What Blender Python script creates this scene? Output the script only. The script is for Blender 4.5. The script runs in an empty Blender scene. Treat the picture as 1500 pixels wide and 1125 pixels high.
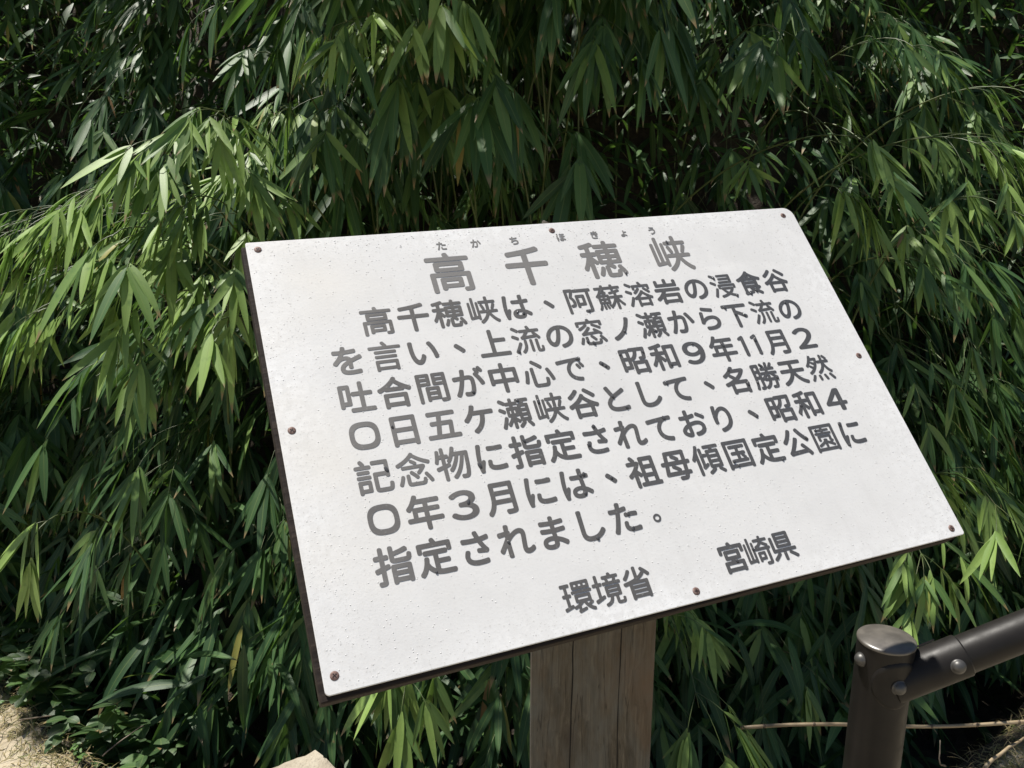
import bpy, math, random
import numpy as np
from mathutils import Vector, Matrix

# ------------------------------------------------------------------ camera, sky, sun
scene = bpy.context.scene
COL = scene.collection
PITCH = math.radians(14.0)
CAM = np.array([0.0, 0.0, 1.55])
F = 1225.0
cam_data = bpy.data.cameras.new("camera")
cam_data.sensor_width = 36.0
cam_data.lens = 36.0 * F / 1500.0
cam_data.clip_start = 0.02
cam_data.clip_end = 500.0
cam = bpy.data.objects.new("camera", cam_data)
cam.location = CAM
cam.rotation_euler = (math.pi / 2 - PITCH, 0, 0)
COL.objects.link(cam)
scene.camera = cam

SUN_ELEV = math.radians(68.0)
SUN_AZ = math.radians(302.0)        # compass bearing of the sun, 0 = +Y, clockwise (to +X)
world = bpy.data.worlds.new("World")
scene.world = world
world.use_nodes = True
nt = world.node_tree
nt.nodes.clear()
wo = nt.nodes.new("ShaderNodeOutputWorld")
bg = nt.nodes.new("ShaderNodeBackground")
sky = nt.nodes.new("ShaderNodeTexSky")
sky.sky_type = 'NISHITA'
sky.sun_disc = False
sky.sun_elevation = SUN_ELEV
sky.sun_rotation = SUN_AZ
bg.inputs["Strength"].default_value = 0.066
nt.links.new(sky.outputs[0], bg.inputs[0])
nt.links.new(bg.outputs[0], wo.inputs[0])
sun_data = bpy.data.lights.new("sun", 'SUN')
sun_data.energy = 5.0
sun_data.angle = math.radians(0.55)
sun_data.color = (1.0, 0.955, 0.88)
sun = bpy.data.objects.new("sun", sun_data)
sdir = Vector((math.sin(SUN_AZ) * math.cos(SUN_ELEV), math.cos(SUN_AZ) * math.cos(SUN_ELEV), math.sin(SUN_ELEV)))
sun.rotation_euler = sdir.to_track_quat('Z', 'Y').to_euler()
sun.location = (0, 0, 8)
COL.objects.link(sun)
scene.view_settings.view_transform = 'Standard'
scene.view_settings.look = 'None'
scene.view_settings.gamma = 1.0
scene.view_settings.use_curve_mapping = False
scene.view_settings.exposure = 0.55
scene.cycles.max_bounces = 8
scene.cycles.transparent_max_bounces = 8
scene.cycles.caustics_reflective = False
scene.cycles.caustics_refractive = False

# ------------------------------------------------------------------ helpers
FW = np.array([0, math.cos(PITCH), -math.sin(PITCH)])
UP = np.array([0, math.sin(PITCH), math.cos(PITCH)])
RT = np.array([1.0, 0, 0])


def at(px, py, d):
    """photo pixel + distance along the view axis -> world point"""
    return CAM + d * (FW + RT * (px - 750) / F - UP * (py - 562.5) / F)


def at_z(px, py, z):
    r = FW + RT * (px - 750) / F - UP * (py - 562.5) / F
    return CAM + r * ((z - CAM[2]) / r[2])


def unit(v):
    v = np.asarray(v, float)
    return v / (np.linalg.norm(v, axis=-1, keepdims=True) + 1e-12)


def tag(o, label=None, cat=None, group=None, kind=None):
    if label: o["label"] = label
    if cat: o["category"] = cat
    if group: o["group"] = group
    if kind: o["kind"] = kind
    return o


def link(o, parent=None):
    COL.objects.link(o)
    if parent is not None:
        o.parent = parent
        o.matrix_parent_inverse = Matrix.Translation(-parent.location) if parent.type == 'EMPTY' and parent.parent is None else Matrix.Identity(4)
    return o


def empty(name, loc):
    o = bpy.data.objects.new(name, None)
    o.empty_display_size = 0.1
    o.location = loc
    COL.objects.link(o)
    return o


def mesh_obj(name, verts, faces, mat, parent=None, smooth=True, attrs=None, uv=None):
    me = bpy.data.meshes.new(name)
    me.from_pydata([tuple(v) for v in verts], [], [tuple(f) for f in faces])
    return finish(name, me, mat, parent, smooth, attrs, uv)


def finish(name, me, mat, parent=None, smooth=True, attrs=None, uv=None):
    if attrs:
        for k, a in attrs.items():
            at_ = me.attributes.new(k, 'FLOAT', 'POINT')
            at_.data.foreach_set("value", np.asarray(a, np.float32))
    if uv is not None:
        ul = me.uv_layers.new(name="uv")
        li = np.empty(len(me.loops), np.int32)
        me.loops.foreach_get("vertex_index", li)
        ul.data.foreach_set("uv", np.asarray(uv, np.float32)[li].ravel())
    me.polygons.foreach_set("use_smooth", np.full(len(me.polygons), bool(smooth)))
    if mat: me.materials.append(mat)
    me.update()
    o = bpy.data.objects.new(name, me)
    return link(o, parent)


def quad_mesh(name, V, Q):
    """fast mesh from arrays of quads"""
    me = bpy.data.meshes.new(name)
    me.vertices.add(len(V))
    me.vertices.foreach_set("co", np.asarray(V, np.float32).ravel())
    me.loops.add(len(Q) * 4)
    me.loops.foreach_set("vertex_index", np.asarray(Q, np.int32).ravel())
    me.polygons.add(len(Q))
    me.polygons.foreach_set("loop_start", np.arange(0, len(Q) * 4, 4, dtype=np.int32))
    me.update(calc_edges=True)
    return me


class Geo:
    """collects shapes into one mesh"""
    def __init__(s): s.v, s.f = [], []

    def add(s, v, f):
        b = len(s.v)
        s.v += [tuple(p) for p in v]
        s.f += [tuple(i + b for i in q) for q in f]
        return s

    def tube(s, pts, rad, n=6, caps=True):
        pts = np.asarray(pts, float)
        rad = np.broadcast_to(np.asarray(rad, float), (len(pts),))
        t = unit(np.gradient(pts, axis=0))
        ref = np.array([0.31, 0.17, 0.93]) if abs(t[0] @ np.array([0.31, 0.17, 0.93])) < 0.85 else np.array([0.9, -0.4, 0.1])
        v, f = [], []
        for i in range(len(pts)):
            a = unit(np.cross(t[i], ref)); b = np.cross(t[i], a)
            for k in range(n):
                w = 2 * math.pi * k / n
                v.append(pts[i] + rad[i] * (math.cos(w) * a + math.sin(w) * b))
        for i in range(len(pts) - 1):
            for k in range(n):
                k2 = (k + 1) % n
                f.append((i * n + k, i * n + k2, (i + 1) * n + k2, (i + 1) * n + k))
        if caps:
            f.append(tuple(range(n))[::-1])
            f.append(tuple((len(pts) - 1) * n + k for k in range(n)))
        return s.add(v, f)

    def lathe(s, prof, c, ax, n=32, ref=None):
        """profile of (radius, height) about axis ax through c"""
        ax = unit(ax)
        ref = np.array([1.0, 0, 0]) if ref is None else ref
        if abs(ax @ ref) > 0.9: ref = np.array([0, 1.0, 0])
        a = unit(np.cross(ax, ref)); b = np.cross(ax, a)
        v, f = [], []
        for (r, h) in prof:
            for k in range(n):
                w = 2 * math.pi * k / n
                v.append(np.asarray(c) + ax * h + r * (math.cos(w) * a + math.sin(w) * b))
        for i in range(len(prof) - 1):
            for k in range(n):
                k2 = (k + 1) % n
                f.append((i * n + k, i * n + k2, (i + 1) * n + k2, (i + 1) * n + k))
        f.append(tuple((len(prof) - 1) * n + k for k in range(n)))
        f.append(tuple(range(n))[::-1])
        return s.add(v, f)

    def obj(s, name, mat, parent=None, smooth=True):
        return mesh_obj(name, s.v, s.f, mat, parent, smooth)


def auto_smooth(o, ang=35):
    """flat where faces meet at a sharp angle"""
    me = o.data
    me.update()
    import bmesh
    bm = bmesh.new(); bm.from_mesh(me)
    bmesh.ops.recalc_face_normals(bm, faces=bm.faces)
    for e in bm.edges:
        if len(e.link_faces) == 2 and e.calc_face_angle(0) > math.radians(ang):
            e.smooth = False
    bm.to_mesh(me); bm.free()
    return o


def bevel(o, w, seg=2):
    m = o.modifiers.new("bevel", 'BEVEL')
    m.width = w; m.segments = seg; m.limit_method = 'ANGLE'
    return o


# ------------------------------------------------------------------ materials
class NB:
    def __init__(s, name):
        s.m = bpy.data.materials.new(name)
        s.m.use_nodes = True
        s.t = s.m.node_tree
        s.t.nodes.clear()
        s.out = s.n("ShaderNodeOutputMaterial")
        s.p = s.n("ShaderNodeBsdfPrincipled")
        s.l(s.p.outputs[0], s.out.inputs[0])

    def n(s, t, **kw):
        x = s.t.nodes.new(t)
        for k, v in kw.items():
            if k.startswith("i_"):
                x.inputs[k[2:].replace("_", " ")].default_value = v
            else:
                setattr(x, k, v)
        return x

    def l(s, a, b): s.t.links.new(a, b)

    def noise(s, vec, scale, detail=4, rough=0.55, dist=0.0):
        x = s.n("ShaderNodeTexNoise")
        x.inputs["Scale"].default_value = scale
        x.inputs["Detail"].default_value = detail
        x.inputs["Roughness"].default_value = rough
        x.inputs["Distortion"].default_value = dist
        if vec is not None: s.l(vec, x.inputs["Vector"])
        return x.outputs["Fac"]

    def ramp(s, fac, stops, interp='LINEAR'):
        x = s.n("ShaderNodeValToRGB")
        x.color_ramp.interpolation = interp
        e = x.color_ramp.elements
        while len(e) < len(stops): e.new(0.5)
        for k, (p, c) in enumerate(stops):
            e[k].position = p
            e[k].color = (c, c, c, 1) if not hasattr(c, "__len__") else (*c, 1)
        s.l(fac, x.inputs[0])
        return x.outputs[0]

    def mix(s, fac, a, b, mode='MIX'):
        x = s.n("ShaderNodeMix", data_type='RGBA', blend_type=mode)
        for sock, val in ((x.inputs[0], fac), (x.inputs[6], a), (x.inputs[7], b)):
            if hasattr(val, "is_linked"): s.l(val, sock)
            else: sock.default_value = val if not hasattr(val, "__len__") else (*val, 1)
        return x.outputs[2]

    def math(s, op, a, b=0.0, clamp=False):
        x = s.n("ShaderNodeMath", operation=op, use_clamp=clamp)
        for sock, val in ((x.inputs[0], a), (x.inputs[1], b)):
            if hasattr(val, "is_linked"): s.l(val, sock)
            else: sock.default_value = val
        return x.outputs[0]

    def coord(s, which="Object", scale=None):
        c = s.n("ShaderNodeTexCoord").outputs[which]
        if scale is None: return c
        m = s.n("ShaderNodeMapping")
        m.inputs["Scale"].default_value = scale
        s.l(c, m.inputs[0])
        return m.outputs[0]

    def bump(s, h, strength=0.3, dist=0.01):
        b = s.n("ShaderNodeBump")
        b.inputs["Strength"].default_value = strength
        b.inputs["Distance"].default_value = dist
        s.l(h, b.inputs["Height"])
        s.l(b.outputs[0], s.p.inputs["Normal"])

    def base(s, c):
        if hasattr(c, "is_linked"): s.l(c, s.p.inputs["Base Color"])
        else: s.p.inputs["Base Color"].default_value = (*c, 1)

    def set(s, **kw):
        for k, v in kw.items():
            s.p.inputs[k.replace("_", " ")].default_value = v
        return s


def leaf_material(name, dark, mid, light, translucency=0.24):
    b = NB(name)
    at_ = b.n("ShaderNodeAttribute", attribute_name="rnd").outputs["Fac"]
    uv = b.n("ShaderNodeTexCoord").outputs["UV"]
    sp = b.n("ShaderNodeSeparateXYZ"); b.l(uv, sp.inputs[0])
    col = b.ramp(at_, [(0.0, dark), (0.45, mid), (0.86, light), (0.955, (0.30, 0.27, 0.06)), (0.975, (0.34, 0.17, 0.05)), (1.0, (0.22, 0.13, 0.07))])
    # fine parallel veins and pale midrib
    wv = b.n("ShaderNodeTexWave", wave_type='BANDS', bands_direction='X')
    wv.inputs["Scale"].default_value = 7.0
    b.l(uv, wv.inputs[0])
    col = b.mix(b.math('MULTIPLY', wv.outputs["Fac"], 0.22), col, (0.10, 0.15, 0.05))
    rib = b.math('LESS_THAN', b.math('ABSOLUTE', b.math('SUBTRACT', sp.outputs[0], 0.5)), 0.035)
    col = b.mix(b.math('MULTIPLY', rib, 0.45), col, (0.20, 0.26, 0.08))
    # blotches and dry brown tips, more on some leaves than on others
    pos = b.coord("Object")
    spots = b.noise(pos, 45.0, 3)
    col = b.mix(b.ramp(spots, [(0.56, 0.0), (0.75, 0.5)]), col, mid, 'MIX')
    tipn = b.math('ADD', sp.outputs[1], b.math('MULTIPLY', b.math('SUBTRACT', b.math('FRACT', b.math('MULTIPLY', at_, 37.7)), 0.62), 0.22))
    tip = b.ramp(tipn, [(0.90, 0.0), (0.965, 1.0)])
    col = b.mix(tip, col, (0.26, 0.19, 0.09))
    b.base(col)
    b.set(Roughness=0.46, Specular_IOR_Level=0.42)
    b.bump(wv.outputs["Fac"], 0.12, 0.002)
    tr = b.n("ShaderNodeBsdfTranslucent")
    tcol = b.mix(0.55, col, (0.20, 0.40, 0.045))
    b.l(tcol, tr.inputs[0])
    ms = b.n("ShaderNodeMixShader")
    ms.inputs[0].default_value = translucency
    b.l(b.p.outputs[0], ms.inputs[1]); b.l(tr.outputs[0], ms.inputs[2])
    b.l(ms.outputs[0], b.out.inputs[0])
    return b.m


M = {}
M["leaf"] = leaf_material("bamboo leaf", (0.022, 0.064, 0.022), (0.062, 0.138, 0.040), (0.265, 0.395, 0.100))  # pale stop also carries the painted sunlight of the tinted clumps
M["weed"] = leaf_material("weed leaf", (0.025, 0.055, 0.020), (0.040, 0.088, 0.028), (0.09, 0.19, 0.04), 0.3)
M["straw"] = leaf_material("dry grass", (0.30, 0.22, 0.11), (0.38, 0.28, 0.15), (0.16, 0.2, 0.06), 0.2)

b = NB("bamboo stem")
b.base(b.ramp(b.noise(b.coord("Object"), 9.0, 3), [(0.3, (0.035, 0.06, 0.018)), (0.6, (0.08, 0.11, 0.03)), (0.8, (0.09, 0.07, 0.035))]))
b.set(Roughness=0.45); M["stem"] = b.m

b = NB("weathered white enamel")
oc = b.coord("Object")
sep = b.n("ShaderNodeSeparateXYZ"); b.l(oc, sep.inputs[0])
W, HT = 0.90, 0.90 / 1.508
big = b.noise(oc, 5.0, 5, 0.6)
col = b.ramp(big, [(0.3, (0.605, 0.60, 0.59)), (0.5, (0.655, 0.65, 0.64)), (0.68, (0.60, 0.595, 0.586))])
# worn, chalky rim: cleaner white close to the edges with a ragged inner border
ex = b.math('MINIMUM', sep.outputs[0], b.math('SUBTRACT', W, sep.outputs[0]))
ey = b.math('MINIMUM', sep.outputs[1], b.math('SUBTRACT', HT, sep.outputs[1]))
edge = b.math('MINIMUM', b.math('MULTIPLY', ex, 0.62), ey)
edge = b.math('ADD', edge, b.math('MULTIPLY', b.math('SUBTRACT', b.noise(oc, 34.0, 5, 0.65), 0.5), 0.034))
flake = b.ramp(b.noise(oc, 85.0, 5, 0.7), [(0.44, 0.25), (0.56, 1.0)])
worn = b.ramp(b.noise(oc, 4.3, 3, 0.5), [(0.38, 0.15), (0.62, 1.0)])
col = b.mix(b.math('MULTIPLY', b.math('MULTIPLY', b.ramp(edge, [(0.006, 1.0), (0.050, 0.0)]), flake), worn), col, (0.76, 0.76, 0.755))
patch = b.ramp(b.noise(b.coord("Object", (1.0, 2.2, 1)), 9.0, 6, 0.68, 0.6), [(0.52, 0.0), (0.66, 0.55)])
col = b.mix(b.math('MULTIPLY', patch, b.ramp(b.noise(oc, 3.1, 2), [(0.42, 0.0), (0.6, 1.0)])), col, (0.72, 0.715, 0.70))
# streaks and water marks
st = b.noise(b.coord("Object", (26, 3.0, 1)), 3.0, 4, 0.6)
col = b.mix(b.ramp(st, [(0.55, 0.0), (0.80, 0.30)]), col, (0.54, 0.53, 0.515))
yel = b.noise(b.coord("Object", (1.0, 1.6, 1)), 3.4, 2, 0.5)
lft = b.ramp(sep.outputs[0], [(0.05, 1.0), (0.30, 0.0)])
col = b.mix(b.math('MULTIPLY', b.ramp(yel, [(0.45, 0.0), (0.68, 0.4)]), lft), col, (0.70, 0.66, 0.58))
# fine grey grime specks, densest by the edges
sp1 = b.noise(oc, 310.0, 2, 0.6)
dens = b.ramp(b.noise(oc, 11.0, 3), [(0.35, 0.0), (0.65, 1.0)])
rim = b.ramp(edge, [(0.02, 1.0), (0.06, 0.35)])
grime = b.math('MULTIPLY', b.ramp(sp1, [(0.60, 0.0), (0.70, 0.5)]), b.math('MAXIMUM', b.math('MULTIPLY', dens, 0.6), rim))
col = b.mix(grime, col, (0.40, 0.385, 0.36))
b.base(col)
b.set(Roughness=0.5, Specular_IOR_Level=0.4)
b.bump(b.math('ADD', sp1, b.math('MULTIPLY', b.noise(oc, 120.0, 3), 0.8)), 0.12, 0.0010)
M["enamel"] = b.m

b = NB("faded grey lettering")
oc = b.coord("Object")
sep = b.n("ShaderNodeSeparateXYZ"); b.l(oc, sep.inputs[0])
fade = b.math('ADD', b.math('MULTIPLY', sep.outputs[0], 0.7), b.math('MULTIPLY', b.math('SUBTRACT', b.noise(oc, 6.0, 3), 0.5), 0.5))
fade = b.math('SUBTRACT', fade, b.math('MULTIPLY', b.ramp(sep.outputs[1], [(0.470, 0.0), (0.492, 1.0)]), 0.62))
col = b.ramp(fade, [(0.0, (0.170, 0.164, 0.158)), (0.13, (0.098, 0.093, 0.089)), (0.30, (0.076, 0.075, 0.075)), (0.60, (0.060, 0.061, 0.065))])
col = b.mix(b.ramp(b.noise(oc, 260.0, 2), [(0.62, 0.0), (0.76, 0.35)]), col, (0.30, 0.30, 0.29))
b.base(col)
b.set(Roughness=0.55); b.bump(b.noise(oc, 260.0, 3), 0.2, 0.0008)
M["lettering"] = b.m

b = NB("dark brown painted wood")
oc = b.coord("Object", (3, 40, 40))
g = b.noise(oc, 3.0, 5, 0.6, 0.4)
b.base(b.ramp(g, [(0.3, (0.010, 0.007, 0.006)), (0.55, (0.022, 0.016, 0.013)), (0.75, (0.050, 0.037, 0.028))]))
b.set(Roughness=0.75, Specular_IOR_Level=0.2); b.bump(g, 0.4, 0.003); M["board"] = b.m

b = NB("grey weathered timber")
warp = b.noise(b.coord("Object", (7, 7, 2.6)), 1.6, 3, 0.5)
mp = b.n("ShaderNodeMapping"); mp.inputs["Scale"].default_value = (62, 62, 1.9)
b.l(b.n("ShaderNodeTexCoord").outputs["Object"], mp.inputs[0])
va = b.n("ShaderNodeVectorMath", operation='ADD')
b.l(mp.outputs[0], va.inputs[0])
cx = b.n("ShaderNodeCombineXYZ"); b.l(b.math('MULTIPLY', warp, 5.0), cx.inputs[0]); b.l(b.math('MULTIPLY', warp, 5.0), cx.inputs[1])
b.l(cx.outputs[0], va.inputs[1])
g = b.noise(va.outputs[0], 1.6, 7, 0.70, 0.3)
fine = b.noise(b.coord("Object", (420, 420, 9)), 1.0, 4, 0.65)
col = b.ramp(g, [(0.30, (0.040, 0.032, 0.022)), (0.48, (0.088, 0.073, 0.051)), (0.66, (0.150, 0.128, 0.094))])
col = b.mix(b.ramp(fine, [(0.40, 0.0), (0.66, 0.6)]), col, (0.048, 0.039, 0.027))
pat = b.noise(b.coord("Object", (9, 9, 3.2)), 1.5, 5, 0.65)
col = b.mix(b.ramp(pat, [(0.46, 0.0), (0.64, 0.7)]), col, (0.120, 0.122, 0.110))
col = b.mix(b.ramp(b.noise(b.coord("Object", (8, 8, 3.4)), 1.1, 5, 0.6), [(0.50, 0.0), (0.68, 0.65)]), col, (0.130, 0.082, 0.048))
vk = b.n("ShaderNodeTexVoronoi"); vk.inputs["Scale"].default_value = 5.5
b.l(b.coord("Object", (1, 1, 0.62)), vk.inputs["Vector"])
col = b.mix(b.ramp(vk.outputs["Distance"], [(0.05, 0.75), (0.11, 0.0)]), col, (0.045, 0.032, 0.022))
crk = b.math('ABSOLUTE', b.math('SUBTRACT', b.noise(b.coord("Object", (30, 30, 1.3)), 1.3, 4, 0.55, 0.4), 0.5))
crack = b.ramp(crk, [(0.002, 1.0), (0.008, 0.0)])
col = b.mix(b.math('MULTIPLY', crack, 0.6), col, (0.022, 0.016, 0.012))
b.base(col); b.set(Roughness=0.85)
b.bump(b.math('SUBTRACT', b.math('ADD', g, b.math('MULTIPLY', fine, 0.5)), crack), 0.5, 0.004); M["timber"] = b.m
b = NB("open crack"); b.base((0.008, 0.006, 0.005)); b.set(Roughness=1.0); M["crack"] = b.m

b = NB("dark bronze powder coat")
oc = b.coord("Object")
fn = b.noise(oc, 420.0, 2)
b.base(b.mix(b.ramp(b.noise(oc, 14.0, 4), [(0.4, 0.0), (0.7, 0.6)]), (0.013, 0.0115, 0.0105), (0.020, 0.018, 0.0165)))
b.l(b.ramp(b.noise(oc, 30.0, 4), [(0.35, 0.40), (0.7, 0.55)]), b.p.inputs["Roughness"])
b.set(Specular_IOR_Level=0.24); b.bump(fn, 0.10, 0.0006); M["bronze"] = b.m
b = NB("dusty bronze cap with painted light")  # paler than the post: dust plus light painted onto the cap top
oc = b.coord("Object")
b.base(b.mix(b.ramp(b.noise(oc, 40.0, 5), [(0.35, 0.0), (0.7, 1.0)]), (0.075, 0.068, 0.060), (0.13, 0.118, 0.102)))
b.set(Roughness=0.34, Specular_IOR_Level=0.7); b.bump(b.noise(oc, 420.0, 2), 0.10, 0.0006); M["cap"] = b.m
b = NB("galvanised bolt"); b.base((0.09, 0.088, 0.085)); b.set(Metallic=0.5, Roughness=0.45); M["bolt"] = b.m

b = NB("rusty screw"); oc = b.coord("Object")
b.base(b.ramp(b.noise(oc, 400.0, 3), [(0.4, (0.13, 0.075, 0.06)), (0.6, (0.22, 0.15, 0.13))])); b.set(Roughness=0.6, Metallic=0.2); M["screw"] = b.m
b = NB("screw recess"); b.base((0.02, 0.012, 0.010)); M["recess"] = b.m

b = NB("water on grey paint"); b.base((0.070, 0.070, 0.073)); b.set(Roughness=0.12, IOR=1.33, Specular_IOR_Level=0.5, Coat_Weight=0.4, Coat_Roughness=0.03); M["water"] = b.m

b = NB("sandy ground"); oc = b.coord("Object")
g = b.noise(oc, 6.0, 6, 0.6); g2 = b.noise(oc, 160.0, 4, 0.6)
col = b.ramp(g, [(0.35, (0.36, 0.30, 0.21)), (0.55, (0.46, 0.395, 0.285)), (0.7, (0.52, 0.46, 0.34))])
col = b.mix(b.ramp(g2, [(0.5, 0.0), (0.7, 0.5)]), col, (0.25, 0.20, 0.14))
soil = b.n("ShaderNodeAttribute", attribute_name="soil").outputs["Fac"]
scol = b.ramp(b.noise(oc, 26.0, 6, 0.65), [(0.3, (0.025, 0.020, 0.015)), (0.55, (0.055, 0.043, 0.030)), (0.75, (0.10, 0.078, 0.052))])
sm = b.math('ADD', soil, b.math('MULTIPLY', b.math('SUBTRACT', b.noise(oc, 18.0, 5, 0.6), 0.5), 0.7))
col = b.mix(b.ramp(sm, [(0.42, 0.0), (0.58, 1.0)]), col, scol)
b.base(col); b.set(Roughness=0.95); b.bump(b.math('ADD', g2, g), 0.6, 0.012); M["ground"] = b.m

b = NB("pale stone"); oc = b.coord("Object")
g = b.noise(oc, 22.0, 7, 0.65)
col = b.ramp(g, [(0.3, (0.24, 0.205, 0.155)), (0.5, (0.34, 0.30, 0.23)), (0.7, (0.41, 0.37, 0.29))])
col = b.mix(b.ramp(b.noise(oc, 240.0, 3), [(0.58, 0.0), (0.7, 0.6)]), col, (0.14, 0.12, 0.10))
b.base(col); b.set(Roughness=0.9); b.bump(b.math('ADD', g, b.noise(oc, 200.0, 4)), 0.5, 0.006); M["stone"] = b.m

b = NB("dry bamboo cane"); oc = b.coord("Object", (4, 60, 60))
b.base(b.ramp(b.noise(oc, 2.0, 4), [(0.3, (0.20, 0.145, 0.085)), (0.6, (0.33, 0.26, 0.165)), (0.8, (0.40, 0.325, 0.215))]))
b.set(Roughness=0.5); M["cane"] = b.m
b = NB("dark cane joint"); b.base((0.10, 0.07, 0.045)); M["joint"] = b.m
b = NB("dead twig"); b.base(b.ramp(b.noise(b.coord("Object"), 30.0, 4), [(0.35, (0.12, 0.09, 0.065)), (0.7, (0.30, 0.25, 0.19))])); b.set(Roughness=0.8); M["twig"] = b.m


# ------------------------------------------------------------------ ground and bank
def smooth(t):
    t = np.clip(t, 0, 1)
    return t * t * (3 - 2 * t)


def lip_y(x):
    """near edge of the planted strip: curves away from the path on both sides"""
    l = np.clip((-0.92 - x) * 0.81, 0, 0.9)
    r = np.clip((x - 1.03) * 0.79, 0, 0.7)
    return 1.76 + l + r


def terrain(x, y):
    x = np.asarray(x, float); y = np.asarray(y, float)
    e = y - lip_y(x)
    dip = -0.22 * smooth(e / 0.22) * (1 - smooth((e - 0.35) / 0.6))
    rise = 3.9 * smooth((e - 0.45) / 2.9) + np.clip(e - 3.35, 0, 40) * 0.22
    wob = 0.03 * np.sin(x * 3.1 + 1) * np.cos(y * 2.7) + 0.018 * np.sin(x * 9.7 + y * 7.1)
    lipb = 0.02 * np.exp(-((e + 0.05) / 0.10) ** 2)
    return dip + rise + lipb + wob * smooth((e + 0.5) / 0.8)


xs = np.concatenate([np.linspace(-60, -4, 30)[:-1], np.linspace(-4, 4, 161), np.linspace(4, 60, 30)[1:]])
ys = np.concatenate([np.linspace(-60, 0.6, 26)[:-1], np.linspace(0.6, 5.6, 126), np.linspace(5.6, 60, 26)[1:]])
GX, GY = np.meshgrid(xs, ys)
GZ = terrain(GX, GY)
rg = np.random.default_rng(3)
GZ += np.where((np.abs(GX) < 4) & (GY > 0.6) & (GY < 5.6), rg.normal(0, 0.006, GX.shape), 0)
V = np.stack([GX, GY, GZ], -1).reshape(-1, 3)
nx = len(xs)
I = (np.arange(len(ys) - 1)[:, None] * nx + np.arange(nx - 1)).ravel()
me = quad_mesh("ground", V, np.stack([I, I + 1, I + nx + 1, I + nx], 1))
ground = finish("ground", me, M["ground"], None, True, {"soil": smooth((GY - lip_y(GX) + 0.17) / 0.26).ravel()})
tag(ground, kind="structure")

# ------------------------------------------------------------------ information sign
SX = unit(np.array([0.92886575, 0.36841982, 0.03840913]))
SY = np.array([-0.27559805, 0.61808899, 0.73621445]); SY = unit(SY - (SY @ SX) * SX)
SN = np.cross(SX, SY)
SO = CAM + np.array([-0.19415144, 0.76642957, -0.52714954])
post_c = at(866, 1000, 1.335)
sign = empty("information_sign", (post_c[0], post_c[1], 0.0))
tag(sign, "tilted white information board with grey Japanese lettering on a timber post", "sign")
SM = Matrix(((SX[0], SY[0], SN[0], SO[0]), (SX[1], SY[1], SN[1], SO[1]), (SX[2], SY[2], SN[2], SO[2]), (0, 0, 0, 1)))


def on_sign(o, parent=sign):
    """the object's mesh is in sign coordinates: x along, y up the face, z out of it"""
    if parent is sign:
        o.matrix_parent_inverse = Matrix.Identity(4)
        o.matrix_basis = Matrix.Translation(-sign.location) @ SM
    else:
        o.matrix_parent_inverse = Matrix.Identity(4)
    return o


def round_rect(x0, y0, x1, y1, r, n=7):
    """r = radii of BL, BR, TR, TL"""
    out = []
    for (cx, cy, a0, rr) in ((x0 + r[0], y0 + r[0], 180, r[0]), (x1 - r[1], y0 + r[1], 270, r[1]), (x1 - r[2], y1 - r[2], 0, r[2]), (x0 + r[3], y1 - r[3], 90, r[3])):
        for k in range(n):
            a = math.radians(a0 + 90 * k / (n - 1))
            out.append((cx + rr * math.cos(a), cy + rr * math.sin(a)))
    return out


def slab(name, loop, z0, z1, mat, parent):
    n = len(loop)
    v = [(x, y, z0) for x, y in loop] + [(x, y, z1) for x, y in loop]
    f = [tuple(range(n))[::-1], tuple(range(n, 2 * n))] + [(k, (k + 1) % n, n + (k + 1) % n, n + k) for k in range(n)]
    return mesh_obj(name, v, f, mat, parent, False)


plate = on_sign(slab("plate", round_rect(0, 0, W, HT, (0.005, 0.004, 0.017, 0.003)), -0.003, 0.0, M["enamel"], sign))
bevel(plate, 0.0008)
board = on_sign(slab("backing_board", [(-0.0060, -0.0058), (W - 0.016, -0.0015), (W - 0.016, HT - 0.006), (-0.0060, HT - 0.004)] if True else round_rect(-0.0085, -0.010, W - 0.014, HT - 0.006, (0.003,) * 4, 3), -0.027, -0.0035, M["board"], sign))
bevel(board, 0.002)
batten = on_sign(slab("batten", [(0.30, 0.015), (0.74, 0.015), (0.74, 0.095), (0.30, 0.095)], -0.064, -0.0275, M["board"], sign))
bevel(batten, 0.002)

# timber post, its top cut along the back of the board
pw, pdp = 0.196, 0.15
front_y = post_c[1]
rot = math.radians(-7.0)
ex_ = np.array([math.cos(rot), math.sin(rot), 0]); ey_ = np.array([-math.sin(rot), math.cos(rot), 0])
sec = []
ch = 0.0025
for (a, c_) in ((-pw / 2 + ch, 0), (pw / 2 - ch, 0), (pw / 2, ch), (pw / 2, pdp - ch), (pw / 2 - ch, pdp), (-pw / 2 + ch, pdp), (-pw / 2, pdp - ch), (-pw / 2, ch)):
    sec.append(np.array([post_c[0], post_c[1], 0]) + ex_ * a + ey_ * c_)
top = []
for p in sec:
    h = ((SO - SN * 0.0280 - p) @ SN) / SN[2]
    top.append(np.array([p[0], p[1], h]))
rows = [np.array([[p[0], p[1], z] for p in sec]) for z in np.linspace(-0.25, 1.0, 20)] + [np.array(top)]
gp = Geo()
n = len(sec); v = np.concatenate(rows); f = []
for i in range(len(rows) - 1):
    for k in range(n):
        f.append((i * n + k, i * n + (k + 1) % n, (i + 1) * n + (k + 1) % n, (i + 1) * n + k))
f.append(tuple((len(rows) - 1) * n + k for k in range(n)))
gp.add(v, f)
post = gp.obj("post", M["timber"], sign, False)


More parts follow.
